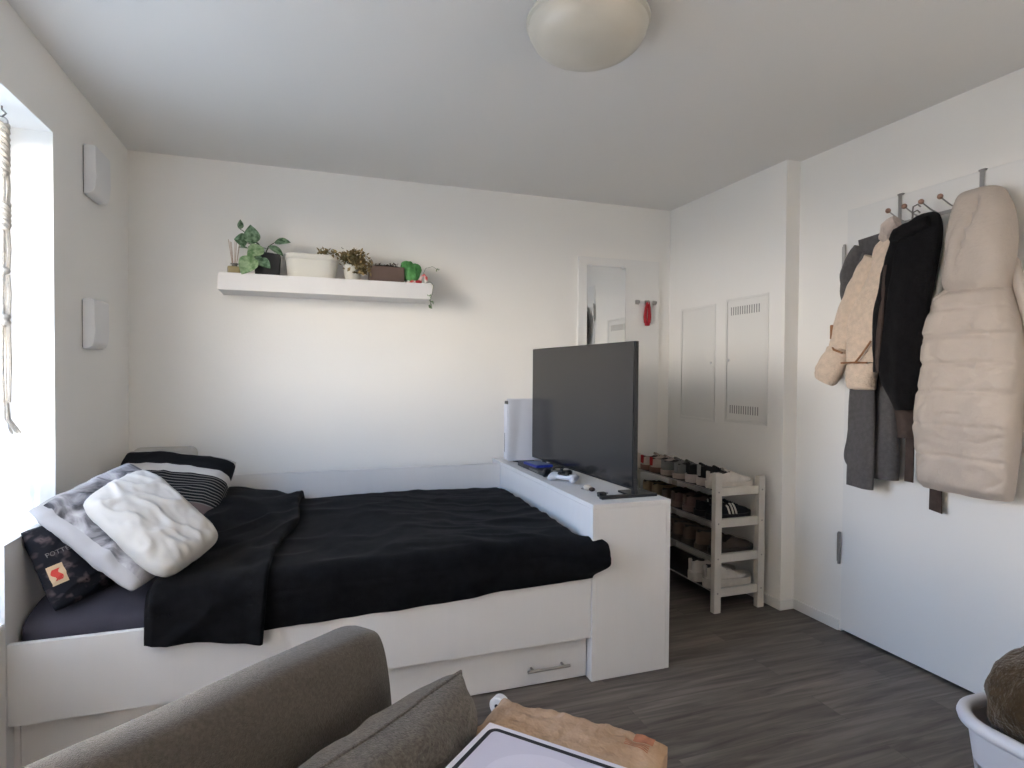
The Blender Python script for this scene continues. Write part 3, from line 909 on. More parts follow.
def leaf(b, base, tip, width, nrm, droop=.02, mi=0, cup=.2):
    base, tip = V(base), V(tip); ax = tip-base; L = ax.length; ax = ax.normalized()
    nrm = V(nrm); nrm = (nrm-ax*nrm.dot(ax)).normalized(); sd = ax.cross(nrm)
    def f(u, v):
        w = width/2*sinterp(u, [0, .12, .35, .6, .85, 1.], [.05, .62, 1., .88, .42, .02])
        s = 2*v-1
        return base + ax*(L*u) + sd*(w*s) + nrm*(-cup*w*(1-abs(s))*1. + cup*w - droop*u*u + .0015)
    top = b.grid(f, 12, 8, mi=mi)
    bot = b.grid(lambda u, v: f(u, v) - nrm*.0012, 12, 8, mi=mi)
    for p, q in ((top[0], bot[0]), (top[-1], bot[-1]), ([r[0] for r in top], [r[0] for r in bot]), ([r[-1] for r in top], [r[-1] for r in bot])):
        for i in range(len(p)-1): b.bm.faces.new([p[i], p[i+1], q[i+1], q[i]]).material_index = mi

t = thing('potted_plant', 'leafy variegated plant in a square black pot on the shelf', 'plant', (-.203, 3.60, SZ1))
b = MB()
b.prism([(-.060, 0), (.060, 0), (.068, .125), (-.068, .125)], .125, (-.203, 3.60, SZ1), (1, 0, 0), (0, 0, 1), bevel=.004); b.build('pot', M['pot'], t)
b = MB(); b.lathe([(.052, .122), (.05, .130), (.02, .136)], (-.203, 3.60, SZ1), 20); b.build('soil', M['soil'], t)
P0 = Vector((-.215, 3.59, SZ1+.128))
LV = [  # (petiole joint, base, tip, width, normal, material)
    ((-.33, 3.585, 2.085), (-.342, 3.575, 2.09), (-.334, 3.555, 2.135), .034, (.5, -1, .1), 0),
    ((-.285, 3.585, 2.045), (-.278, 3.58, 2.015), (-.285, 3.53, 2.105), .085, (.05, -1, .35), 0),
    ((-.31, 3.585, 2.02), (-.305, 3.58, 2.028), (-.365, 3.55, 2.03), .075, (-.05, -1, .12), 0),
    ((-.26, 3.585, 1.99), (-.275, 3.575, 1.985), (-.205, 3.545, 1.998), .030, (0, -.5, 1), 0),
    ((-.30, 3.585, 2.0), (-.30, 3.57, 1.985), (-.345, 3.55, 1.995), .026, (0, -.6, .9), 0),
    ((-.235, 3.57, 1.98), (-.225, 3.555, 1.995), (-.300, 3.51, 1.940), .085, (.05, -.9, .45), 1),
    ((-.18, 3.58, 2.02), (-.165, 3.575, 2.030), (-.085, 3.54, 2.038), .066, (0, -.75, .7), 0),
    ((-.185, 3.58, 2.0), (-.192, 3.575, 2.01), (-.118, 3.53, 1.958), .048, (.2, -.8, .6), 0),
    ((-.28, 3.54, 1.93), (-.270, 3.525, 1.935), (-.325, 3.478, 1.835), .100, (-.05, -1, .25), 1),
    ((-.23, 3.55, 1.92), (-.245, 3.53, 1.925), (-.185, 3.500, 1.880), .060, (0, -.9, .45), 0),
    ((-.235, 3.56, 1.96), (-.265, 3.535, 1.93), (-.225, 3.505, 1.925), .045, (0, -.7, .7), 0),
]
sb = MB(); l1 = MB()
for j, ba, ti, w, n_, mi in LV:
    sb.tube([P0, P0.lerp(V(j), .5)+Vector((0, 0, .015)), j, ba], [.003, .0028, .0022, .0018], 6)
    leaf(l1, ba, ti, w, n_, .012, mi)
sb.build('stem', M['stem'], t); l1.build('foliage', [M['leaf'], M['leaf2']], t)

t = thing('white_planter', 'long white planter with a lid rim on the shelf', 'planter', (.03, 3.605, SZ1))
b = MB()
def stadium(hw, hd, n=10):
    pts = []
    for s, cx in ((1, hw-hd), (-1, -hw+hd)):
        for k in range(n+1):
            a = -PI/2 + PI*k/n if s > 0 else PI/2 + PI*k/n
            pts.append((cx+hd*math.cos(a), hd*math.sin(a)))
    return pts
def stack(b, c, levels):
    rings = []
    for hw, hd, z in levels:
        rings.append([b.bm.verts.new(V(c)+Vector((p[0], p[1], z))) for p in stadium(hw, hd)])
    for A, B in zip(rings, rings[1:]):
        n = len(A)
        for k in range(n): b.bm.faces.new([A[k], A[(k+1) % n], B[(k+1) % n], B[k]])
    b.cap(rings[0][::-1]); b.cap(rings[-1])
stack(b, (.032, 3.60, SZ1), [(.128, .058, 0), (.132, .060, .02), (.143, .066, .104), (.144, .066, .106)])
b.build('body', M['planter'], t)
b = MB(); stack(b, (.032, 3.60, SZ1), [(.147, .069, .106), (.152, .072, .110), (.153, .072, .132), (.149, .070, .136), (.142, .064, .136), (.139, .062, .124)]); b.build('rim', M['planter'], t)

def sprig_mesh(b, n, fn, size=(.012, .024), seedv=1):
    rnd = random.Random(seedv)
    for k in range(n):
        p = fn(rnd)
        d_ = Vector((rnd.uniform(-1, 1), rnd.uniform(-1, .4), rnd.uniform(-.8, .9))).normalized()
        s = rnd.uniform(*size)
        nn = Vector((rnd.uniform(-1, 1), rnd.uniform(-1, 1), rnd.uniform(-.3, 1)))
        base_ = V(p); tip = base_+d_*s
        ax = (tip-base_).normalized(); nn = (nn-ax*nn.dot(ax)).normalized(); sd = ax.cross(nn)
        w = s*.32
        pts = [base_, base_+ax*s*.45+sd*w+nn*w*.3, tip, base_+ax*s*.45-sd*w+nn*w*.3]
        m_ = base_+ax*s*.45-nn*.001
        vs = [b.bm.verts.new(q) for q in pts]; c_ = b.bm.verts.new(m_)
        for i in range(4): b.bm.faces.new([vs[i], vs[(i+1) % 4], c_])
        lo_ = b.bm.verts.new(m_-nn*.0012)
        for i in range(4): b.bm.faces.new([vs[(i+1) % 4], vs[i], lo_])
t = thing('trailing_plant', 'dry brown trailing plant spilling between the two planters', 'plant', (.26, 3.60, SZ1))
b = MB(); b.lathe([(.040, 0), (.052, .09), (.055, .095), (.050, .095)], (.258, 3.62, SZ1), 24); b.build('pot', M['planter'], t)
b = MB(); b.lathe([(.050, .088), (.02, .098)], (.258, 3.62, SZ1), 18); b.build('soil', M['soil'], t)
def dry(r):
    q = r.random()
    if q < .78:
        u = r.gauss(0, .5)
        x = .245+.075*u + .02
        z = SZ1+.135 - .10*max(0, (x-.26)) + r.gauss(0, .022) - abs(u)*.006
        return (x, 3.575+r.uniform(-.05, .05), max(SZ1+.045, z))
    if q < .9: return (r.uniform(.27, .36), 3.55+r.uniform(-.03, .03), r.uniform(SZ1+.035, SZ1+.10))
    return (r.uniform(.06, .20), 3.56+r.uniform(-.02, .03), SZ1+.142+r.uniform(0, .022))
b = MB(); sprig_mesh(b, 420, dry, (.018, .036), 3); b.build('foliage', M['dryleaf'], t)
b = MB(); rnd = random.Random(5)
for k in range(14):
    x = rnd.uniform(.10, .38)
    b.tube([(.258, 3.62, SZ1+.09), (lerp(.258, x, .6), 3.59, SZ1+.16), (x, 3.56, SZ1+.145-.25*max(0, x-.26)+rnd.uniform(-.01, .02))], .0012, 5)
b.build('stem', M['stem'], t)

t = thing('brown_planter', 'rectangular brown planter box with dark soil on the shelf', 'planter', (.45, 3.59, SZ1))
b = MB()
for lo, hi in (((.352, 3.532, SZ1), (.548, 3.540, SZ1+.092)), ((.352, 3.642, SZ1), (.548, 3.650, SZ1+.092)), ((.352, 3.540, SZ1), (.360, 3.642, SZ1+.092)), ((.540, 3.540, SZ1), (.548, 3.642, SZ1+.092)), ((.36, 3.54, SZ1), (.54, 3.642, SZ1+.006))):
    b.box(lo, hi, .001)
b.build('box', M['brownbox'], t)
b = MB(); b.grid(lambda u, v: Vector((lerp(.361, .539, u), lerp(3.541, 3.641, v), SZ1+.088+.014*nz(u*7, v*5, 2.)+.012*math.sin(PI*u))), 16, 10); b.box((.361, 3.541, SZ1+.07), (.539, 3.641, SZ1+.084))
b.build('soil', M['soil'], t)
b = MB(); sprig_mesh(b, 40, lambda r: (r.uniform(.37, .53), r.uniform(3.55, 3.63), SZ1+.10+r.uniform(0, .014)), (.008, .018), 8); b.build('foliage', M['soil'], t)

t = thing('green_succulent', 'bright green bushy succulent with red and white pot at the shelf end', 'plant', (.60, 3.58, SZ1))
b = MB(); rnd = random.Random(2)
def gb(cx, cz, rx, rz, sd):
    def f(u, v):
        th, ph = PI*u, 2*PI*v
        r = 1+.14*nz(3*math.sin(th)*math.cos(ph)+sd, 3*math.sin(th)*math.sin(ph), 3*math.cos(th)) + .05*math.sin(ph*9)*math.sin(th)
        return Vector((cx+rx*r*math.sin(th)*math.cos(ph), 3.575+rx*r*math.sin(th)*math.sin(ph), cz+rz*r*math.cos(th)))
    b.grid(f, 18, 36, cv=True)
gb(.596, SZ1+.065, .050, .060, 1.); gb(.572, SZ1+.105, .040, .034, 4.); gb(.622, SZ1+.090, .036, .036, 7.)
b.build('foliage', M['green'], t)
b = MB(); b.lathe([(.030, 0), (.036, .012), (.036, .022), (.03, .024)], (.596, 3.575, SZ1), 20); b.build('saucer', M['redwhite'], t)
t = thing('striped_ornament', 'small red and white striped ornament beside the green succulent', 'ornament', (.662, 3.58, SZ1))
b = MB(); b.tube([(.645, 3.56, SZ1+.014), (.656, 3.555, SZ1+.045), (.670, 3.555, SZ1+.058), (.680, 3.555, SZ1+.045), (.680, 3.555, SZ1+.010)], .011, 10); b.build('cane', M['redwhite'], t)
b = MB(); b.ball((.636, 3.55, SZ1+.014), .014, 1.4, 1, .9); b.build('bow', M['red'], t)
t = thing('hanging_sprig', 'small green sprig hanging below the shelf end', 'plant', (.695, 3.50, 1.68))
b = MB(); b.tube([(.672, 3.56, SZ1+.016), (.700, 3.51, SZ1+.012), (.712, 3.482, SZ1-.01), (.706, 3.480, 1.78), (.694, 3.484, 1.745), (.702, 3.482, 1.69)], .0016, 6)
b.tube([(.66, 3.57, SZ1+.05), (.68, 3.56, SZ1+.10), (.72, 3.55, SZ1+.112), (.752, 3.55, SZ1+.095)], .0010, 5)
b.build('stem', M['stem'], t)
b = MB(); sprig_mesh(b, 16, lambda r: (.694+r.uniform(-.010, .014), 3.483+r.uniform(-.008, .004), r.uniform(1.69, 1.735)), (.012, .022), 4); sprig_mesh(b, 4, lambda r: (.688+r.uniform(-.006, .006), 3.481, 1.762), (.012, .018), 5); sprig_mesh(b, 5, lambda r: (.745+r.uniform(-.006, .012), 3.55, SZ1+.095), (.010, .016), 6)
b.build('foliage', M['leaf2'], t)

# ------------------------------------------------------------------ window-side textiles
t = thing('macrame_hanger', 'cream knotted macrame cord hanging in the window reveal', 'macrame', (-.985, 2.52, 1.1))
hx, hy = -.985, 2.515
b = MB(); b.tube([(hx, hy, WZ1), (hx, hy, WZ1-.012), (hx+.012, hy, WZ1-.024), (hx, hy, WZ1-.038)], .003, 8); b.build('ceiling_hook', M['darksteel'], t)
b = MB(); b.tube([(hx+.014*math.cos(a), hy+.006*math.cos(a), 2.165+.016*math.sin(a)) for a in [k*PI/10 for k in range(20)]], .0025, 6, closed=True); b.build('ring', M['steel'], t)
b = MB()
def twist(z0, z1, turns, rad, strands=3, cr=.009):
    for s in range(strands):
        pts = []; n = int(abs(z0-z1)*110)+6
        for i in range(n+1):
            q = i/n; a = 2*PI*(turns*q+s/strands)
            pts.append((hx+rad*math.cos(a), hy+rad*math.sin(a), lerp(z0, z1, q)))
        b.tube(pts, cr, 7)
twist(2.155, 1.99, 2.5, .012, 3, .011)
for z0, z1 in ((1.99, 1.88), (1.80, 1.66), (1.64, 1.50), (1.48, 1.20)):
    for s in range(4):
        a = s*PI/2+z0
        b.tube([(hx+.012*math.cos(a), hy+.012*math.sin(a), z0), (hx+.016*math.cos(a), hy+.016*math.sin(a), (z0+z1)/2), (hx+.012*math.cos(a), hy+.012*math.sin(a), z1)], .0065, 6)
twist(1.885, 1.80, 1.6, .012, 3, .012)
for z in (1.99, 1.655, 1.495, 1.475):
    b.ball((hx, hy, z), .020, 1, 1, .75, 12, 8)
b.build('cord', M['cord'], t)
b = MB()
for k in range(9):
    a = k*2*PI/9
    b.tube([(hx+.008*math.cos(a), hy+.008*math.sin(a), 1.20), (hx+.014*math.cos(a), hy+.014*math.sin(a), 1.14), (hx+.020*math.cos(a)+.018, hy+.020*math.sin(a)+.02, 1.09)], .004, 5)
b.build('tassel', M['cord'], t)

def sill_cloth():
    b = MB()
    y0, y1 = 1.72, 2.716
    ZB = WZ0+.022
    def f(u, v):
        y = lerp(y0, y1, u)
        zt = sinterp(y, [1.72, 2.0, 2.3, 2.46, 2.56, 2.63, 2.68, 2.716], [1.16, 1.20, 1.20, 1.16, 1.06, .97, .93, .885]) + .012*nz(y*16, 1.)
        q = v
        x = -.975 + .016*math.sin(y*58+2*nz(y*3, q*2))*min(1, .25+q) + .012*nz(y*8, q*4, 2.) + .030*q
        z = lerp(zt, ZB, q)
        return Vector((min(max(x, -1.04), -.922), y, z))
    b.grid(f, 150, 40)
    o = b.build('sheer_cloth', M['sheer'], angle=80); tag(o, 'thin white cloth bunched in the lower corner of the window', 'cloth')
sill_cloth()

# unseen linen curtain added as an even fill source over the balcony door
def curtain():
    t = thing('fill_curtain', 'unseen beige linen curtain added to spread fill light from the balcony door', 'curtain', (XL+.05, (DW0+DW1)/2, .02))
    b = MB()
    b.grid(lambda u, v: Vector((XL+.05+.022*math.sin(u*2*PI*13+.6*nz(v*2, u*9)), lerp(DW0-.08, DW1+.08, u), lerp(.02, 2.30, v))), 208, 12)
    b.build('cloth', M['fillcurtain'], t, angle=80)
    b = MB(); b.tube([(XL+.05, DW0-.15, 2.315), (XL+.05, DW1+.15, 2.315)], .011, 12); b.build('rod', M['steel'], t)
    for y in (DW0-.13, DW1+.13):
        b = MB(); b.box((XL, y-.008, 2.305), (XL+.055, y+.008, 2.325), .002); b.build('bracket', M['steel'], t)
curtain()

# ------------------------------------------------------------------ coats on the entrance door
t = thing('over_door_rack', 'metal over-door coat rack with wooden ball pegs', 'coat rack', (XR2-.02, 1.84, 2.0))
XD = XR2-.013
for y in (2.017, 1.666):
    b = MB(); b.box((XD-.003, y-.008, 2.005), (XD, y+.008, DZ+.004), .0005); b.box((XD-.003, y-.013, DZ-.004), (XD+.02, y+.013, DZ+.0035), .0008)
    b.build('strap', M['steel'], t)
b = MB(); b.box((XD-.006, 1.60, 2.006), (XD-.003, 2.06, 2.022), .001); b.build('rail', M['steel'], t)
for y in (2.003, 1.926, 1.850, 1.769):
    b = MB(); b.tube([(XD-.006, y-.022, 2.012), (XD-.045, y-.010, 2.030), (XD-.085, y, 2.058)], .0030, 8); pg = b.build('peg', M['steel'], t)
    b = MB(); b.ball((XD-.092, y, 2.062), .0115, 1, 1, 1, 14, 10); b.build('wooden_ball', M['peg'], pg)

def loft(b, rows, xback, m=44, n=90, seed=0., wr=.012, wl=(9, 5), se=2.4, chan=None, chd=.012, groove=None, mi=0, folds=None):
    """rows: (z, yL, yR, depth) from top to bottom; yL is farther from the camera. Hung cloth with flat back."""
    zs = [r[0] for r in rows]; zi = [-z for z in zs]
    def f(u, v):
        z = lerp(zs[0], zs[-1], u)
        yl, yr, dp = (sinterp(-z, zi, [r[k] for r in rows]) for k in (1, 2, 3))
        a = 2*PI*v
        ca, sa = math.cos(a), math.sin(a)
        yy = math.copysign(abs(ca)**(2/se), ca); xx = math.copysign(abs(sa)**(2/se), sa)
        y = (yl+yr)/2 + (yl-yr)/2*yy
        fr = max(0, xx)
        d_ = dp*(.5+.5*xx)
        w = wr*nz(y*wl[0]+seed, z*wl[1], seed) + wr*.5*nz(y*wl[0]*2.3+seed, z*wl[1]*2.3, seed+3)
        if folds:
            w += folds[0]*math.sin(y*folds[1]+seed+1.5*nz(z*2, seed))*(.4+.6*u)
        if chan:
            k = min(abs(z-c_) for c_ in chan); s_ = math.exp(-(k/.011)**2)
            w -= chd*s_
            w += chd*1.7*nz(y*24+seed, z*15, 2.)*math.exp(-(k/.035)**2)
            r = abs(nz(y*9+z*5, z*7-y*3, seed)); w -= .007*max(0, .14-r)/.14
        if groove:
            w -= groove(y, z)
        x = xback - d_ - w*min(1, fr*2)
        x = min(x, xback)
        z2 = z + .010*nz(y*8, u*3, seed)*sstep(.9, 1., u)
        return Vector((x, y, z2))
    vv = b.grid(f, n, m, cv=True, mi=mi)
    for ring, zz in ((vv[0], 0), (vv[-1], 0)):
        c_ = sum((v.co for v in ring), Vector())/len(ring)
        cv_ = b.bm.verts.new(c_)
        for k in range(len(ring)):
            b.bm.faces.new([ring[k], ring[(k+1) % len(ring)], cv_]).material_index = mi
    return f

def sleeve(b, pts, rad, seed=0., flat=.75, n=18, wr=.006, mi=0):
    pts = [V(p) for p in pts]; m = 26
    K = list(range(len(pts)))
    def P(q): return Vector(tuple(sinterp(q, K, [p[i] for p in pts]) for i in range(3)))
    rings = []
    for i in range(m+1):
        q = i/m*(len(pts)-1)
        p = P(q); tn = (P(min(q+.02, len(pts)-1))-P(max(q-.02, 0))).normalized()
        side = tn.cross(Vector((1, 0, 0))).normalized(); r = sinterp(q, K, rad)
        up = Vector((1, 0, 0))
        ring = []
        for k in range(n):
            a = 2*PI*k/n; rr = r + wr*nz(q*3+seed, math.cos(a)*2, math.sin(a)*2)
            ring.append(b.bm.verts.new(p + side*(rr*math.cos(a)) + up*(rr*flat*math.sin(a))))
        rings.append(ring)
    for A, B in zip(rings, rings[1:]):
        for k in range(n): b.bm.faces.new([A[k], A[(k+1) % n], B[(k+1) % n], B[k]]).material_index = mi
    b.cap(rings[0][::-1], mi); b.cap(rings[-1], mi)

XB = XD-.008
# grey wool coat, furthest back
t = thing('grey_coat', 'long grey wool coat hanging behind the cream shearling jacket', 'coat', (XB, 2.12, .8))
b = MB(); loft(b, [(1.985, 2.09, 1.98, .03), (1.965, 2.155, 1.97, .05), (1.90, 2.215, 1.97, .06), (1.80, 2.215, 1.97, .07), (1.5, 2.20, 1.97, .075), (1.2, 2.215, 1.97, .075), (1.0, 2.235, 1.965, .08), (.90, 2.245, 1.96, .085), (.835, 2.20, 1.965, .08)], XB, seed=2., wr=.008, folds=(.010, 38))
b.build('body', M['greywool'], t)
b = MB(); loft(b, [(1.26, 2.17, 2.04, .03), (1.1, 2.175, 2.035, .032), (.9, 2.178, 2.035, .034), (.785, 2.178, 2.037, .034)], XB-.085, seed=3., wr=.006, folds=(.006, 45)); b.build('front_flap', M['greywool'], t)
b = MB(); sleeve(b, [(XB-.04, 2.17, 1.93), (XB-.045, 2.225, 1.83), (XB-.045, 2.225, 1.70), (XB-.045, 2.19, 1.52)], [.045, .050, .048, .042], 2.); b.build('sleeve', M['greywool'], t)
b = MB(); b.prism([(0, 0), (.13, .01), (.10, -.075), (.01, -.06)], .02, (XB-.06, 2.17, 1.965), (0, -1, 0), (0, 0, 1), bevel=.004); b.build('collar', M['greywool'], t)

# brown jacket behind the black coat
t = thing('brown_jacket', 'brown jacket mostly hidden behind the black coat', 'jacket', (XB, 1.95, 1.0))
b = MB(); loft(b, [(1.98, 1.965, 1.91, .03), (1.93, 2.00, 1.86, .05), (1.80, 2.03, 1.86, .08), (1.45, 2.055, 1.86, .085), (1.15, 1.985, 1.86, .08), (1.035, 1.965, 1.88, .07)], XB, seed=6., wr=.008, folds=(.006, 50)); b.build('body', M['brownfab'], t)
b = MB()
b.prism([(0, 0), (.040, 0), (.042, .25), (.004, .25)], .008, (XB-.05, 1.925, .843), (0, -1, 0), (0, 0, 1), bevel=.002)
b.build('belt', M['brownfab'], t)
b = MB(); b.prism([(0, .0), (.055, -.008), (.050, .22), (.002, .22)], .008, (XB-.02, 1.833, .735), (0, -1, 0), (0, 0, 1), bevel=.002); b.build('belt', M['brownfab'], t)

# cream shearling jacket
t = thing('shearling_jacket', 'cream shearling jacket with tan trims hanging beside the black coat', 'jacket', (XB-.09, 2.12, 1.25))
XS = XB-.078
b = MB(); loft(b, [(1.955, 1.988, 1.918, .03), (1.905, 2.043, 1.918, .055), (1.80, 2.053, 1.928, .075), (1.70, 2.108, 1.938, .085), (1.60, 2.153, 1.953, .09), (1.45, 2.163, 1.973, .09), (1.375, 2.163, 1.998, .085)], XS, seed=4., wr=.010, wl=(7, 3)); b.build('body', M['shear'], t)
b = MB(); loft(b, [(1.372, 2.160, 2.008, .085), (1.34, 2.164, 2.013, .094), (1.28, 2.161, 2.023, .094), (1.252, 2.150, 2.028, .085), (1.246, 2.133, 2.038, .06)], XS, seed=5., wr=.006, n=24); b.build('hem_band', M['shear'], t)
b = MB(); sleeve(b, [(XS-.035, 2.053, 1.86), (XS-.04, 2.113, 1.74), (XS-.04, 2.173, 1.60), (XS-.04, 2.213, 1.45)], [.040, .052, .058, .058], 4.); b.build('sleeve', M['shear'], t)
b = MB(); sleeve(b, [(XS-.04, 2.211, 1.452), (XS-.04, 2.230, 1.415), (XS-.04, 2.278, 1.335), (XS-.04, 2.303, 1.290)], [.052, .064, .070, .058], 5.); b.build('cuff', M['shear'], t)
b = MB()
def xf(zz): return XS-.094
b.tube([(XS-.098, 2.156, 1.372), (XS-.102, 2.098, 1.374), (XS-.098, 2.018, 1.372)], .0045, 6)
b.tube([(XS-.100, 2.076, 1.376), (XS-.102, 2.043, 1.41), (XS-.095, 2.003, 1.47)], .0045, 6)
b.tube([(XS-.010, 2.270, 1.455), (XS-.065, 2.240, 1.455), (XS-.095, 2.203, 1.437), (XS-.085, 2.163, 1.42)], .0050, 6)
b.box((XS-.075, 2.228, 1.49), (XS-.045, 2.247, 1.56), .004)
b.build('tan_piping', M['tan'], t)
b = MB(); loft(b, [(1.80, 1.953, 1.933, .02), (1.6, 1.968, 1.943, .022), (1.4, 1.983, 1.958, .022), (1.33, 1.978, 1.963, .02)], XS-.078, seed=8., wr=.006); b.build('front_edge', M['brownfab'], t)
b = MB(); sleeve(b, [(XS-.045, 1.998, 1.925), (XS-.065, 1.953, 1.965), (XS-.068, 1.908, 1.985)], [.022, .036, .030], 9.); b.build('collar', M['shearcol'], t)

# black coat
t = thing('black_coat', 'black coat hanging between the shearling jacket and the puffer coat', 'coat', (XB-.1, 1.9, 1.15))
XC = XB-.088
b = MB(); loft(b, [(2.0, 1.823, 1.778, .03), (1.985, 1.858, 1.753, .05), (1.94, 1.893, 1.733, .07), (1.88, 1.923, 1.728, .085), (1.80, 1.923, 1.738, .095), (1.62, 1.948, 1.768, .10), (1.44, 1.973, 1.788, .10), (1.30, 1.968, 1.798, .10), (1.20, 1.928, 1.813, .09), (1.165, 1.918, 1.823, .07)], XC, seed=11., wr=.010, folds=(.008, 46)); b.build('body', M['blackcoat'], t)
b = MB(); sleeve(b, [(XC-.05, 1.913, 1.90), (XC-.055, 1.943, 1.75), (XC-.055, 1.973, 1.55), (XC-.055, 1.973, 1.33)], [.030, .040, .042, .036], 12.); b.build('sleeve', M['blackcoat'], t)
b = MB(); sleeve(b, [(XC-.06, 1.933, 1.905), (XC-.080, 1.888, 1.925), (XC-.085, 1.828, 1.935), (XC-.075, 1.758, 1.95)], [.016, .028, .030, .024], 13.); b.build('collar', M['blackcoat'], t)

def hanger(label, y, x, z):
    t = thing('coat_hanger', label, 'hanger', (x, y, z))
    b = MB(); b.tube([(x+.004, y, z-.05), (x, y, z), (x-.004, y-.006, z+.022), (x+.006, y-.018, z+.030), (x+.014, y-.026, z+.018)], .0034, 7); b.build('hook', M['darksteel'], t)
    b = MB(); b.tube([(x+.004, y+.09, z-.115), (x+.004, y, z-.05), (x+.004, y-.09, z-.115)], .006, 7); b.build('shoulder_bar', M['blackpl'], t)
hanger('dark coat hanger hook sticking out above the black coat', 1.858, XC-.035, 2.015)
hanger('dark coat hanger hook above the brown jacket collar', 1.925, XB-.035, 2.015)

# cream puffer coat
t = thing('puffer_coat', 'long cream quilted puffer coat with hood hanging on the door', 'coat', (XB-.1, 1.63, .85))
XP = XB
seams = [1.655, 1.585, 1.475, 1.365, 1.255, 1.115, .99]
b = MB()
loft(b, [(1.668, 1.740, 1.52, .13), (1.635, 1.778, 1.508, .15), (1.55, 1.805, 1.482, .165), (1.45, 1.812, 1.462, .17), (1.30, 1.825, 1.455, .17), (1.12, 1.840, 1.460, .17), (1.0, 1.832, 1.470, .165), (.88, 1.828, 1.484, .155), (.842, 1.815, 1.495, .12)], XP, seed=14., wr=.012, wl=(8, 6), se=3., chan=seams, chd=.009, n=150, m=90)
b.build('body', M['puffer'], t)
def hoodgroove(y, z):
    yc = 1.598 + .22*max(0, 1.99-z) + .006*math.sin(z*22)
    k = sstep(1.68, 1.86, z)*(1-sstep(2.0, 2.035, z))
    side = .5+.5*math.tanh((y-yc)/.006)               # one lip of the centre seam stands a little prouder
    return k*(.020*math.exp(-((y-yc)/.011)**2) + .007*side*math.exp(-((y-yc-.01)/.035)**2)) + .006*math.exp(-((y-yc-.055)/.010)**2)*sstep(1.74, 1.84, z)*(1-sstep(1.88, 1.96, z))
b = MB()
loft(b, [(2.062, 1.665, 1.60, .06), (2.050, 1.692, 1.565, .10), (2.01, 1.704, 1.535, .13), (1.95, 1.712, 1.510, .15), (1.86, 1.718, 1.495, .165), (1.78, 1.726, 1.498, .165), (1.70, 1.738, 1.507, .155), (1.655, 1.738, 1.515, .13)], XP, seed=17., wr=.012, wl=(7, 5), se=2.9, groove=hoodgroove, n=90, m=80)
b.build('hood', M['puffer'], t)
b = MB(); sleeve(b, [(XP-.04, 1.52, 1.76), (XP-.035, 1.49, 1.64), (XP-.035, 1.455, 1.50), (XP-.035, 1.435, 1.30), (XP-.035, 1.435, 1.08)], [.018, .024, .032, .036, .032], 15.); b.build('sleeve', M['puffer'], t)
b = MB(); loft(b, [(1.90, 1.745, 1.72, .04), (1.75, 1.765, 1.735, .05), (1.62, 1.785, 1.76, .05), (1.58, 1.79, 1.77, .04)], XP-.05, seed=18., wr=.004); b.build('facing', M['pufferliner'], t)

# ------------------------------------------------------------------ shoe rack with shoes
RX0, RX1, RY0, RY1 = 2.112, 2.450, 2.684, 3.560
t = thing('shoe_rack', 'white wooden shoe rack with dark shelves beside the recess wall', 'shoe rack', ((RX0+RX1)/2, (RY0+RY1)/2, 0))
RZ = [.110, .300, .494, .668]
PW = .044
for y in (RY0, RY1-.034):
    b = MB()
    for x, zt2 in ((RX0, .772), (RX1-PW, .745)):
        b.box((x, y, 0), (x+PW, y+.034, zt2), .003)
    fr = b.build('end_frame', M['rackwhite'], t)
    for z in RZ:
        b = MB(); b.box((RX0+PW, y+.006, z-.024), (RX1-PW, y+.030, z+.022), .002); b.build('rung', M['rackwhite'], fr)
    if y == RY0:
        for z in RZ:
            for x in (RX0+PW/2, RX1-PW/2):
                b = MB(); b.lathe([(.005, 0), (.005, .0008)], (x, y, z), 10, axis=(0, -1, 0)); b.build('screw', M['slot'], fr)
SHZ = []
for z in RZ:
    b = MB()
    b.box((RX0+.022, RY0+.034, z), (RX1-.01, RY1-.034, z+.003), .0008)
    b.build('shelf', M['rackshelf'], t)
    b = MB(); b.tube([(RX0+.012, RY0+.032, z+.002), (RX0+.012, RY1-.032, z+.002)], .0034, 10); b.build('rod', M['steel'], t)
    b = MB(); b.tube([(RX1-.018, RY0+.032, z+.002), (RX1-.018, RY1-.032, z+.002)], .0055, 10); b.build('rod', M['steel'], t)
    SHZ.append(z+.0085)

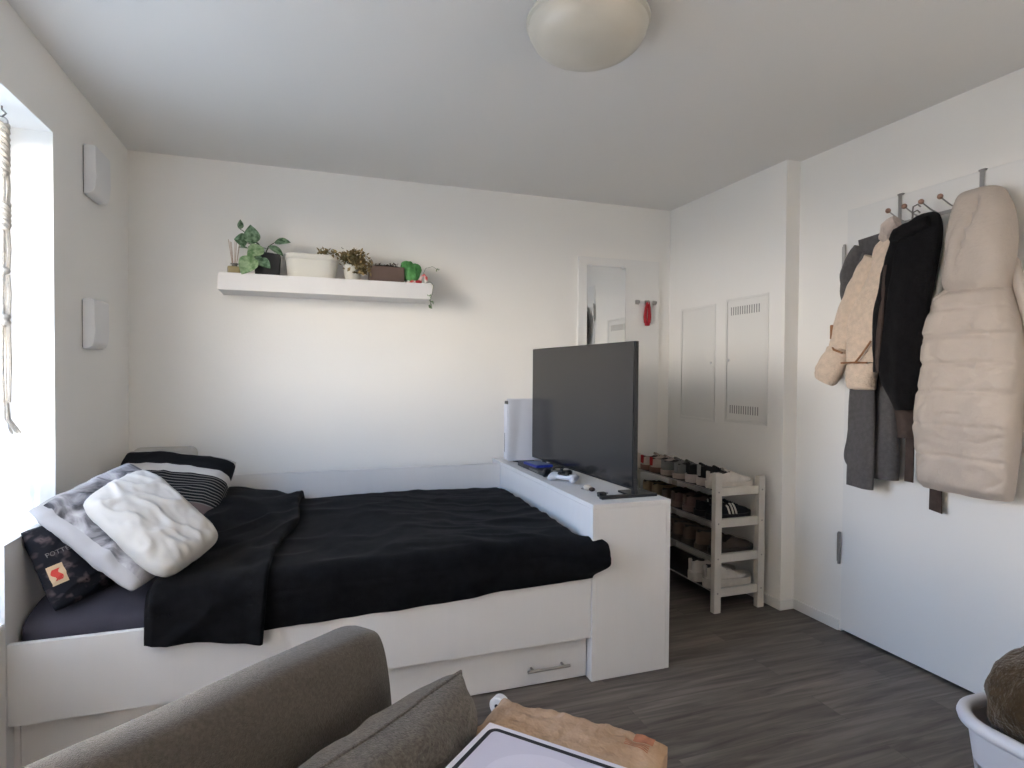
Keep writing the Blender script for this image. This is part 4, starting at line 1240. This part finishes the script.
_sm = {}
def smat(c, rough=.75):
    if c not in _sm: _sm[c] = mat('shoe_%02d' % len(_sm), c, rough, .2, 140, var=.10, vscale=25, spec=.2)
    return _sm[c]
def shoe(name, label, loc, rz, upper, sole, laces=None, heel=None, stripes=None, L=.285, Wd=.100, collar=.088, st=.030, high=0., mirror=1, group=None, tongue=None, fuzzy=False):
    t = thing(name, label, 'shoe', loc, group, local=True); t.rotation_euler = (0, 0, rz)
    TS = [0, .04, .12, .30, .50, .70, .86, .95, 1.]
    hwS = [.20, .56, .78, .76, .84, 1., .88, .62, .12]
    hw = lambda q: Wd/2*sinterp(q, TS, hwS)
    topS = [collar+high, collar+high+.004, collar+high-.004, collar+high*.9-.008, .094, .072, .060, .050, .034]
    top = lambda q: sinterp(q, [0, .05, .15, .32, .46, .68, .84, .95, 1.], topS)
    yc = lambda q: mirror*.006*math.sin(PI*q)
    def up(u, v):
        q = u; a = 2*v-1; w = hw(q)*.95; h = top(q); z0 = st*.8
        op = sstep(.02, .06, q)*(1-sstep(.36, .47, q))
        zc = z0+(h-z0)*(1-abs(a)**2.6); yb = w*math.copysign(1-(1-abs(a))**1.55, a)
        if abs(a) > .5:
            r = (1-abs(a))/.5; zo = z0+(h-z0)*r; yo = w*math.copysign(1-.30*r, a)
        else:
            r = 1-abs(a)/.5; zo = h-(h-z0-.014)*min(1, r*1.5); yo = w*math.copysign(.70*abs(a)/.5, a)
        x = L*(.02+.96*q) - .012*op*(1 if q < .15 else 0)*0
        return Vector((x, yc(q)+lerp(yb, yo, op), lerp(zc, zo, op)))
    def mif(u, v):
        return 1 if (abs(2*v-1) < .46 and .05 < u < .44) else 0
    b = MB(); vv = b.grid(up, 26, 24, mif=mif); b.cap(vv[0]); b.cap(vv[-1]); b.cap([r[0] for r in vv] + [r[-1] for r in vv][::-1])
    b.build('upper', [smat(upper), M['liner']], t)
    b = MB(); N = 26
    lo = []; hi = []; md = []
    for k in range(2*N):
        q = (k/N) if k < N else (2*N-k)/N
        s = 1 if k < N else -1
        q2 = .5-.5*math.cos(PI*q)
        w = hw(q2)*1.04 + (.004 if 0 < q2 < 1 else 0)
        x = L*q2; z = st*(1.05 if q2 < .3 else 1.) + .010*sstep(.8, 1., q2); zl = .006*sstep(.8, 1., q2)
        lo.append(b.bm.verts.new((x, yc(q2)+s*w*.95, zl))); md.append(b.bm.verts.new((x, yc(q2)+s*w*1.02, (z+zl)/2))); hi.append(b.bm.verts.new((x, yc(q2)+s*w, z)))
    for A, B in ((lo, md), (md, hi)):
        for k in range(2*N):
            try: b.bm.faces.new([A[k], A[(k+1) % (2*N)], B[(k+1) % (2*N)], B[k]])
            except ValueError: pass
    b.cap(lo[::-1]); b.cap(hi)
    b.build('sole', smat(sole, .6), t)
    if laces:
        b = MB()
        for k in range(5):
            q = .47+.055*k; z = top(q)
            w = hw(q)*.42
            b.tube([(L*q, yc(q)-w, z-.008), (L*(q+.01), yc(q), z+.0015), (L*q, yc(q)+w, z-.008)], .0032, 6)
        b.tube([(L*.46, yc(.46), top(.46)+.002), (L*.44, yc(.4)+.018, top(.46)+.010), (L*.48, yc(.4)+.026, top(.46)-.012)], .0026, 5)
        b.build('laces', smat(laces), t)
        b = MB(); b.grid(lambda u, v: Vector((L*(.36+.12*u), yc(.4)+(2*v-1)*hw(.42)*.42, top(.45)+.016-.014*u-.010*(2*v-1)**2)), 6, 6)
        b.grid(lambda u, v: Vector((L*(.36+.12*u), yc(.4)+(2*v-1)*hw(.42)*.42, top(.45)+.010-.014*u-.010*(2*v-1)**2)), 6, 6)
        b.build('tongue', smat(tongue or upper), t)
    if heel:
        b = MB(); b.box((-.003, -.012, st+.012), (.010, .012, collar+high+.008), .004); b.build('heel_tab', smat(heel), t)
    if stripes:
        for s in (1, -1):
            b = MB()
            for k in range(3):
                q0 = .42+.075*k
                pts = []
                for i in range(7):
                    r = i/6; q = q0-.06*r
                    a = 1-.62*r
                    p = up(q, .5+.5*s*a); p.y += s*.0012
                    pts.append(p)
                b.tube(pts, .0052, 6)
            b.build('stripe', smat(stripes), t)
    return t
PIX = 'shoes kept on the white shoe rack'
top_, s2, s3, s4 = SHZ[3], SHZ[2], SHZ[1], SHZ[0]
W1, W2 = (.62, .58, .54), (.50, .46, .43)
X0 = RX0+.008
# top shelf, from the far end to the near end
shoe('trainer', 'pale trainer with red heel tab at the far end of the rack top', (X0, 3.455, top_), 0, (.44, .36, .32), (.16, .085, .065), W2, (.36, .02, .025))
shoe('trainer', 'pale trainer with red heel tab beside the grey trainers on the rack top', (X0, 3.345, top_), 0, (.44, .36, .32), (.16, .085, .065), W2, (.36, .02, .025), mirror=-1)
shoe('trainer', 'grey trainer with beige sole next to the red-heeled pair', (X0+.008, 3.225, top_), .04, (.17, .17, .165), (.42, .34, .29), (.42, .40, .38), (.20, .20, .20))
shoe('trainer', 'grey trainer with pale laces in the middle of the rack top', (X0+.012, 3.085, top_), .34, (.17, .17, .165), (.42, .34, .29), (.46, .44, .42), (.22, .22, .22), mirror=-1)
shoe('trainer', 'black trainer on a thick white sole beside the grey trainers', (X0+.006, 2.960, top_), .10, (.016, .015, .016), (.50, .43, .40), (.02, .02, .02), (.02, .02, .02), st=.045, collar=.105)
shoe('trainer', 'black trainer behind the white one on the rack top', (X0+.012, 2.865, top_), .02, (.014, .013, .014), (.46, .40, .37), (.02, .02, .02), (.30, .29, .28), st=.042, collar=.110, mirror=-1)
shoe('trainer', 'white trainer on the near end of the rack top', (X0+.004, 2.772, top_), 0, W1, (.60, .55, .50), (.66, .62, .58), (.52, .48, .45), st=.034, L=.30, Wd=.108)
# second shelf
shoe('ankle_boot', 'tan ankle boot at the far end of the second shelf', (X0, 3.44, s2), 0, (.26, .19, .115), (.10, .075, .055), high=.012)
shoe('ankle_boot', 'tan ankle boot second from the far end of the second shelf', (X0, 3.33, s2), 0, (.26, .19, .115), (.10, .075, .055), high=.012, mirror=-1)
shoe('loafer', 'dark brown loafer between the tan boots and the striped-lace trainers', (X0, 3.215, s2), 0, (.085, .06, .05), (.14, .10, .08))
shoe('trainer', 'mauve trainer with pale laces on the second shelf', (X0+.004, 3.10, s2), .12, (.13, .085, .075), (.15, .10, .085), (.30, .27, .24), (.10, .07, .06))
shoe('trainer', 'mauve trainer with pale laces nearer the striped shoes', (X0+.004, 2.985, s2), .08, (.13, .085, .075), (.15, .10, .085), (.30, .27, .24), (.10, .07, .06), mirror=-1)
shoe('trainer', 'black trainer beside the pair with white stripes', (X0+.004, 2.875, s2), 0, (.010, .010, .012), (.018, .017, .018), (.016, .016, .016), None, (.60, .58, .54), collar=.080)
shoe('trainer', 'black trainer with three white stripes at the near end of the second shelf', (X0+.004, 2.772, s2), 0, (.010, .010, .012), (.018, .017, .018), (.016, .016, .016), None, (.62, .60, .56), collar=.080, mirror=-1)
# third shelf
g3 = 'brown slippers on the third shelf'
for k, y in enumerate((3.44, 3.325, 3.21, 3.095, 2.98, 2.865)):
    lab = ['brown slipper at the far end of the third shelf', 'brown slipper second from the far end of the third shelf', 'brown slipper third from the far end of the third shelf',
           'brown slipper fourth from the far end of the third shelf', 'brown slipper fifth from the far end of the third shelf', 'brown slipper nearest the camera on the third shelf'][k]
    shoe('slipper', lab, (X0, y, s3), .03*(-1)**k, (.115, .082, .062), (.06, .045, .036), collar=.105, mirror=(-1)**k, group=g3)
shoe('loafer', 'dark brown flat shoe at the near end of the third shelf', (X0+.02, 2.765, s3), 0, (.045, .034, .028), (.03, .024, .02), collar=.07)
# bottom shelf
shoe('trainer', 'chunky white trainer at the near end of the bottom shelf', (X0-.004, 2.775, s4), 0, (.60, .56, .51), (.55, .51, .46), (.60, .56, .52), (.50, .46, .42), st=.046, L=.305, Wd=.112, collar=.118)
shoe('trainer', 'chunky white trainer behind the other white one on the bottom shelf', (X0-.012, 2.900, s4), 0, (.60, .56, .51), (.55, .51, .46), (.60, .56, .52), (.50, .46, .42), st=.046, L=.305, Wd=.112, collar=.118, mirror=-1)

# ------------------------------------------------------------------ sofa with cushion, paper bag, box
d_ = Vector((.79, .61, 0)).normalized(); n_ = Vector((d_.y, -d_.x, 0))      # along the back / towards the seat
A = Vector((.206, 1.314, 0))
t = thing('sofa', 'grey upholstered sofa with a rounded backrest', 'sofa', A - d_*.55 + n_*.3)
rotS = Matrix((d_, -n_, Vector((0, 0, 1)))).transposed()     # local x along back, y away from the seat
def backrest():
    b = MB()
    Lb, T, z0, z1 = 1.12, .15, .10, .735
    def f(u, v):
        s = lerp(-Lb, .0, u); a = 2*PI*v
        ca, sa = math.cos(a), math.sin(a); n = 4.2
        yy = math.copysign(abs(ca)**(2/n), ca); zz = math.copysign(abs(sa)**(2/n), sa)
        e = 1-max(0, (u-.93)/.07)**3*.22 - max(0, (.07-u)/.07)**3*.22
        z = (z0+z1)/2 + (z1-z0)/2*zz*(1-(1-e)*.25)
        lean = (z-.42)*.13
        y = T/2 + T/2*yy*e + lean + .004*nz(s*4, z*5, 1.)
        p = rotS @ Vector((s, y, 0)) + A; p.z = z + .003*nz(s*6, y*9, 3.)
        return p
    vv = b.grid(f, 70, 56, cv=True); b.cap(vv[0]); b.cap(vv[-1])
    b.build('backrest', M['greyfab'], t, angle=50)
backrest()
def slab(name, s0, s1, y0, y1, z0, z1, m, bev=.04):
    b = MB(); b.box((s0, y0, z0), (s1, y1, z1), bev, seg=4)
    for v in b.bm.verts:
        z = v.co.z; p = rotS @ Vector((v.co.x, v.co.y, 0)) + A; v.co = Vector((p.x, p.y, z))
    b.build(name, m, t)
slab('seat_base', -1.10, -.02, -.62, .02, .09, .25, M['greyfab'], .02)
slab('seat_cushion', -1.09, -.03, -.62, -.02, .25, .37, M['greycush'])
for s in (-1.06, -.06):
    for y in (-.58, .08):
        b = MB(); p = rotS @ Vector((s, y, 0)) + A; b.lathe([(.016, 0), (.022, .092)], (p.x, p.y, 0), 14); b.build('leg', M['blackpl'], t)

o, f_ = pillow('sofa_cushion', 'grey square sofa cushion leaning against the sofa backrest', M['greycush'], A - d_*.18 + n_*.118 + Vector((0, 0, .512)), d_, n_ + Vector((0, 0, .06)), .52, .30, .19, seed=9.5, wr=.008, pinch=.10)
o['category'] = 'cushion'
b = MB()
pp = []
for k in range(160):
    q = (k/40) % 4; e = int(q); r = q-e
    u, v = ((r, 0), (1, r), (1-r, 1), (0, 1-r))[e]
    pp.append(f_(u, v, 1))
b.tube(pp, .0042, 7, closed=True); b.build('piping', M['greycush'], o)

# paper bag lying on the seat with a tablet box on top
TB = .572
kz = (1.316-TB)/(1.316-.60)
e1 = Vector((.647-.388, .983-1.238, 0)).normalized(); e2 = Vector((-e1.y*-1, -e1.x*-1, 0))
e2 = Vector((e1.y, -e1.x, 0))
if e2.dot(Vector((-1, -1, 0))) < 0: e2 = -e2
C0 = Vector((.388*kz, 1.238*kz, 0)) - e2*.040 + e1*.006
t = thing('paper_bag', 'crumpled brown paper bag lying on the sofa under the white box', 'bag', C0 + e1*.18 + e2*.2 + Vector((0, 0, .37)))
Lx, Ly = .385, .46
b = MB()
def bag(u, v, top):
    x = u*Lx; y = v*Ly
    edge = min(u, 1-u, v, 1-v)
    rim = sstep(0, .16, edge)
    z = (TB-.012+.010*rim) if top else .372
    if top:
        z += .009*nz(u*5, v*5, 1.)*(1-sstep(.08, .3, edge)) + .007*nz(u*17, v*15, 3.)*(1-sstep(.1, .3, edge)) - .014*(1-sstep(0, .05, edge))
        z = min(z, TB-.001) if edge > .07 else z
    x += .012*nz(v*6, 2., z*3)*(1-rim) ; y += (.014*nz(u*7, 5., z*3)-.010*math.sin(PI*u))*(1-rim)
    p = C0 + e1*x + e2*y; p.z = z
    return p
tv = b.grid(lambda u, v: bag(u, v, True), 60, 60); bv = b.grid(lambda u, v: bag(u, v, False), 60, 60)
for p, q in ((tv[0], bv[0]), (tv[-1], bv[-1]), ([r[0] for r in tv], [r[0] for r in bv]), ([r[-1] for r in tv], [r[-1] for r in bv])):
    n = len(p)-1; K = 8
    rows = [p]
    for k in range(1, K):
        rows.append([b.bm.verts.new(p[i].co.lerp(q[i].co, k/K) + Vector((.010*nz(i*.21, k*.9, 1.), .010*nz(i*.21, k*.9, 5.), 0))*math.sin(PI*k/K)) for i in range(n+1)])
    rows.append(q)
    for r0, r1 in zip(rows, rows[1:]):
        for i in range(n):
            try: b.bm.faces.new([r0[i], r0[i+1], r1[i+1], r1[i]])
            except ValueError: pass
b.build('paper_body', M['kraft'], t, angle=35)
# printed block on the bag's upper face
b = MB()
def onbag(x, y): 
    p = bag(x/Lx, y/Ly, True); return p
b.grid(lambda u, v: onbag(lerp(.322, .362, u), lerp(.020, .048, v)) + Vector((0, 0, .0012)), 6, 4)
b.build('print_block', M['kraftp'], t)
b = MB()
for k in range(4):
    b.grid(lambda u, v: onbag(lerp(.310, .358, u), lerp(.054+.006*k, .057+.006*k, v)) + Vector((0, 0, .0012)), 6, 1)
b.build('print_lines', M['kraftp'], t)

t = thing('tablet_box', 'white box with a black rounded outline on the paper bag', 'box', Vector((.36, 1.14, TB)))
q0 = Vector((.356, 1.150, 0)); BL, BW, BH = .30, .235, .028
f1 = Vector((.224, -.244, 0)).normalized(); f2 = Vector((-f1.y, f1.x, 0))
if f2.dot(Vector((-1, -1, 0))) < 0: f2 = -f2
rb_ = Matrix((f1, f2, f1.cross(f2))).transposed()
cB = q0 + f1*BL/2 + f2*BW/2
b = MB(); b.box((-BL/2, -BW/2, 0), (BL/2, BW/2, BH), .0018, rot=rb_, at=cB+Vector((0, 0, TB+BH/2))); b.build('carton', M['boxwhite'], t)
def rrect(w, h, r, n=8):
    pts = []
    for cx, cy, a0 in ((w-r, h-r, 0), (-w+r, h-r, PI/2), (-w+r, -h+r, PI), (w-r, -h+r, 1.5*PI)):
        for k in range(n+1):
            a = a0+PI/2*k/n; pts.append((cx+r*math.cos(a), cy+r*math.sin(a)))
    return pts
def flat(name, poly, z, m, hole=None):
    b = MB(); O = cB+Vector((0, 0, z))
    if hole:
        A_ = [b.bm.verts.new(O+f1*p[0]+f2*p[1]) for p in poly]; B_ = [b.bm.verts.new(O+f1*p[0]+f2*p[1]) for p in hole]
        for k in range(len(poly)):
            j = (k+1) % len(poly); b.bm.faces.new([A_[k], A_[j], B_[j], B_[k]])
    else:
        b.cap([b.bm.verts.new(O+f1*p[0]+f2*p[1]) for p in poly])
    b.build(name, m, t, smooth=False)
zt3 = TB+BH
flat('printed_outline', rrect(BL/2-.012, BW/2-.012, .019), zt3+.0006, M['boxblack'], rrect(BL/2-.0215, BW/2-.0215, .011))
flat('printed_field', rrect(BL/2-.0215, BW/2-.0215, .011), zt3+.0004, M['boxpale'])
arc = [(.10*math.cos(a)+.01, .075*math.sin(a)+.03) for a in [k*PI/20 for k in range(40)]]
arc = [(.105*math.cos(a)+.02, .085*math.sin(a)+.01) for a in [2*PI*k/40 for k in range(40)]]
flat('printed_arc', arc, zt3+.0007, M['boxarc'])

# small roll on the floor
t = thing('paper_roll', 'small white roll with a dark core on the floor beside the bed drawer', 'roll', (.715, 2.19, 0))
cR = Vector((.705, 2.150, .036)); ax = Vector((-.75, -.66, 0)).normalized()
b = MB(); b.lathe([(.012, -.020), (.032, -.020), (.036, -.016), (.036, .016), (.032, .020), (.012, .020)], cR, 30, axis=ax, cap0=False, cap1=False)
b.build('roll', M['plastic'], t)
b = MB(); b.lathe([(.0125, -.018), (.0125, .018)], cR, 20, axis=ax); b.build('core', M['dark'], t)

# ------------------------------------------------------------------ laundry basket
t = thing('laundry_basket', 'white plastic laundry basket on the floor near the entrance door', 'basket', (1.78, .74, 0))
KX0, KX1, KY0, KY1, KZ = 1.478, 2.06, .42, 1.032, .50
cK = Vector(((KX0+KX1)/2, (KY0+KY1)/2, 0)); hx_, hy_ = (KX1-KX0)/2, (KY1-KY0)/2
def kring(sx, sy, r, z, n=10): return [Vector((cK.x+p[0], cK.y+p[1], z)) for p in rrect(sx, sy, r, n)]
b = MB()
b.tube([p for p in kring(hx_-.010, hy_-.010, .11, KZ-.010)], .0165, 10, closed=True)
b.build('rim', M['basket'], t)
b = MB()
# wall: ribs and bands leaving openings
NR = 60
def perim(q, sx, sy, r):
    pts = rrect(sx, sy, r, 10); n = len(pts)
    L = [0]
    for i in range(n): L.append(L[-1]+math.hypot(pts[(i+1) % n][0]-pts[i][0], pts[(i+1) % n][1]-pts[i][1]))
    q = (q % 1)*L[-1]
    for i in range(n):
        if q <= L[i+1]:
            f = (q-L[i])/max(1e-9, L[i+1]-L[i]); a, c = pts[i], pts[(i+1) % n]
            return (lerp(a[0], c[0], f), lerp(a[1], c[1], f))
    return pts[0]
def kp(q, z, off=0.):
    s = lerp(.80, 1., z/KZ)
    p = perim(q, (hx_-.014)*s+off, (hy_-.014)*s+off, .10*s); return Vector((cK.x+p[0], cK.y+p[1], z))
NQ = 180; zb_ = [0.0, .04, .06, .15, .17, .26, .28, .37, .39, .44, .495]
def solid(i, j):
    if j in (0, 2, 4, 6, 8, 9): 
        return True
    return i % 6 in (0, 1)
g0 = [[b.bm.verts.new(kp(i/NQ, z)) for z in zb_] for i in range(NQ)]
g1 = [[b.bm.verts.new(kp(i/NQ, z, -.004)) for z in zb_] for i in range(NQ)]
SLD = [[(j in (0, 9)) or (j % 2 == 0) or (i % 6 in (0, 1)) for j in range(len(zb_)-1)] for i in range(NQ)]
for i in range(NQ):
    i2 = (i+1) % NQ
    for j in range(len(zb_)-1):
        if not SLD[i][j]: continue
        b.bm.faces.new([g0[i][j], g0[i2][j], g0[i2][j+1], g0[i][j+1]]); b.bm.faces.new([g1[i2][j], g1[i][j], g1[i][j+1], g1[i2][j+1]])
        for (ii, a1, a2) in (((i-1) % NQ, i, i), ((i+1) % NQ, i2, i2)):
            if not SLD[ii][j]: b.bm.faces.new([g0[a1][j], g0[a1][j+1], g1[a1][j+1], g1[a1][j]])
        for jj, k in ((j-1, j), (j+1, j+1)):
            if jj < 0 or jj >= len(zb_)-1 or not SLD[i][jj]: b.bm.faces.new([g0[i][k], g0[i2][k], g1[i2][k], g1[i][k]])
b.cap([g0[i][0] for i in range(NQ)][::-1])
b.build('wall_lattice', M['basket'], t, angle=30)
def heap(name, label, cat, c, rx, ry, rz, m, sd, amp=.12):
    b = MB()
    def f(u, v):
        th, ph = PI*u, 2*PI*v; s = math.sin(th)
        dx, dy, dz = s*math.cos(ph), s*math.sin(ph), math.cos(th)
        r = 1+amp*nz(dx*1.6+sd, dy*1.6, dz*1.6)+amp*.5*nz(dx*4+sd, dy*4, dz*4)
        r2 = abs(nz(dx*2.1-sd, dy*2.1, dz*2.1)); r += .05*max(0, .2-r2)/.2
        return Vector((c[0]+rx*dx*r, c[1]+ry*dy*r, c[2]+rz*dz*r))
    b.grid(f, 36, 64, cv=True); o = b.build(name, m, angle=80); tag(o, label, cat)
heap('fleece_garment', 'brown fleece garment heaped on top of the laundry basket', 'clothing', (1.755, .895, .520), .235, .125, .165, M['hatbrown'], 3., .05)
heap('orange_cloth', 'orange cloth peeking out of the laundry basket under the brown fleece', 'clothing', (1.66, .84, .425), .11, .11, .065, M['orange'], 6.)
heap('white_laundry', 'white laundry filling the laundry basket', 'clothing', (1.775, .73, .27), .20, .23, .115, M['whitecloth'], 9.)

# ------------------------------------------------------------------ camera
cam = bpy.data.cameras.new('camera'); cam.sensor_width = 36.; cam.sensor_fit = 'HORIZONTAL'; cam.lens = 594./1024*36
cam.clip_start = .02
co = bpy.data.objects.new('camera', cam); COL.objects.link(co)
Xc, Dn, Fw = Vector((.9448, -.3276, .0073)), Vector((.0005, -.0207, -.9998)), Vector((.3277, .9446, -.0194))
mw = Matrix.Identity(4)
for i in range(3):
    mw[i][0] = Xc[i]; mw[i][1] = -Dn[i]; mw[i][2] = -Fw[i]
mw[0][3], mw[1][3], mw[2][3] = 0., 0., 1.316
co.matrix_world = mw
S.camera = co

# ------------------------------------------------------------------ daylight
w = bpy.data.worlds.new('sky'); S.world = w; w.use_nodes = True
nt = w.node_tree; N, L = nt.nodes.new, nt.links.new
bg = nt.nodes['Background']
tc = N('ShaderNodeTexCoord'); sp = N('ShaderNodeSeparateXYZ'); L(tc.outputs['Generated'], sp.inputs[0])
def ramp(src, lo, hi, stops):
    mr = N('ShaderNodeMapRange'); mr.inputs['From Min'].default_value = lo; mr.inputs['From Max'].default_value = hi; L(src, mr.inputs['Value'])
    rp = N('ShaderNodeValToRGB'); e = rp.color_ramp.elements
    k = [((p-lo)/(hi-lo), c) for p, c in stops]
    e[0].position, e[0].color = k[0][0], (*k[0][1], 1); e[1].position, e[1].color = k[-1][0], (*k[-1][1], 1)
    for p, c in k[1:-1]:
        q = e.new(p); q.color = (*c, 1)
    L(mr.outputs[0], rp.inputs['Fac']); return rp.outputs['Color']
# sky bands by elevation: dim ground, bright haze along the horizon, little sky overhead
GR, HZ, MD, HI = (.021, .026, .032), (.222, .212, .203), (.026, .062, .122), (.055, .064, .085)
elev = ramp(sp.outputs['Z'], -1, 1, [(-1, GR), (-.06, GR), (-.01, HZ), (.19, HZ), (.26, MD), (.46, MD), (.56, HI), (1, HI)])
az = N('ShaderNodeMath'); az.operation = 'ARCTAN2'
ng = N('ShaderNodeMath'); ng.operation = 'MULTIPLY'; ng.inputs[1].default_value = -1; L(sp.outputs['X'], ng.inputs[0])
L(sp.outputs['Y'], az.inputs[0]); L(ng.outputs[0], az.inputs[1])
# the haze is far brighter towards the low sun behind it
glow = ramp(az.outputs[0], -PI, PI, [(-PI, (.170, .164, .150)), (-.6, (.170, .164, .150)), (-.4, (.125, .125, .125)), (.28, (.125, .125, .125)), (.50, (1., .98, .96)), (PI, (1., .98, .96))])
hor = ramp(sp.outputs['Z'], -1, 1, [(-1, (0, 0, 0)), (-.06, (0, 0, 0)), (-.01, (1, 1, 1)), (.19, (1, 1, 1)), (.26, (0, 0, 0)), (1, (0, 0, 0))])
gm = N('ShaderNodeMix'); gm.data_type = 'RGBA'; L(hor, gm.inputs[0]); gm.inputs[6].default_value = (.125, .125, .125, 1); L(glow, gm.inputs[7])
ml = N('ShaderNodeMix'); ml.data_type = 'RGBA'; ml.blend_type = 'MULTIPLY'; ml.inputs[0].default_value = 1; L(elev, ml.inputs[6]); L(gm.outputs[2], ml.inputs[7])
L(ml.outputs[2], bg.inputs['Color'])
bg.inputs['Strength'].default_value = 800.
for nm, y0, y1, z0, z1 in (('window_portal', WY0, WY1, WZ0, WZ1), ('fill_window_portal', DW0, DW1, 0, WZ1)):
    lp = bpy.data.lights.new(nm, 'AREA'); lp.shape = 'RECTANGLE'; lp.size = z1-z0; lp.size_y = y1-y0
    lp.cycles.is_portal = True
    lo_ = bpy.data.objects.new(nm, lp); COL.objects.link(lo_)
    lo_.location = (XW-.08, (y0+y1)/2, (z0+z1)/2); lo_.rotation_euler = (0, -PI/2, 0)

S.view_settings.view_transform = 'Standard'; S.view_settings.look = 'None'; S.view_settings.gamma = 1.; S.view_settings.use_curve_mapping = False
S.view_settings.exposure = .02
S.cycles.use_denoising = True
S.cycles.max_bounces = 14; S.cycles.diffuse_bounces = 10
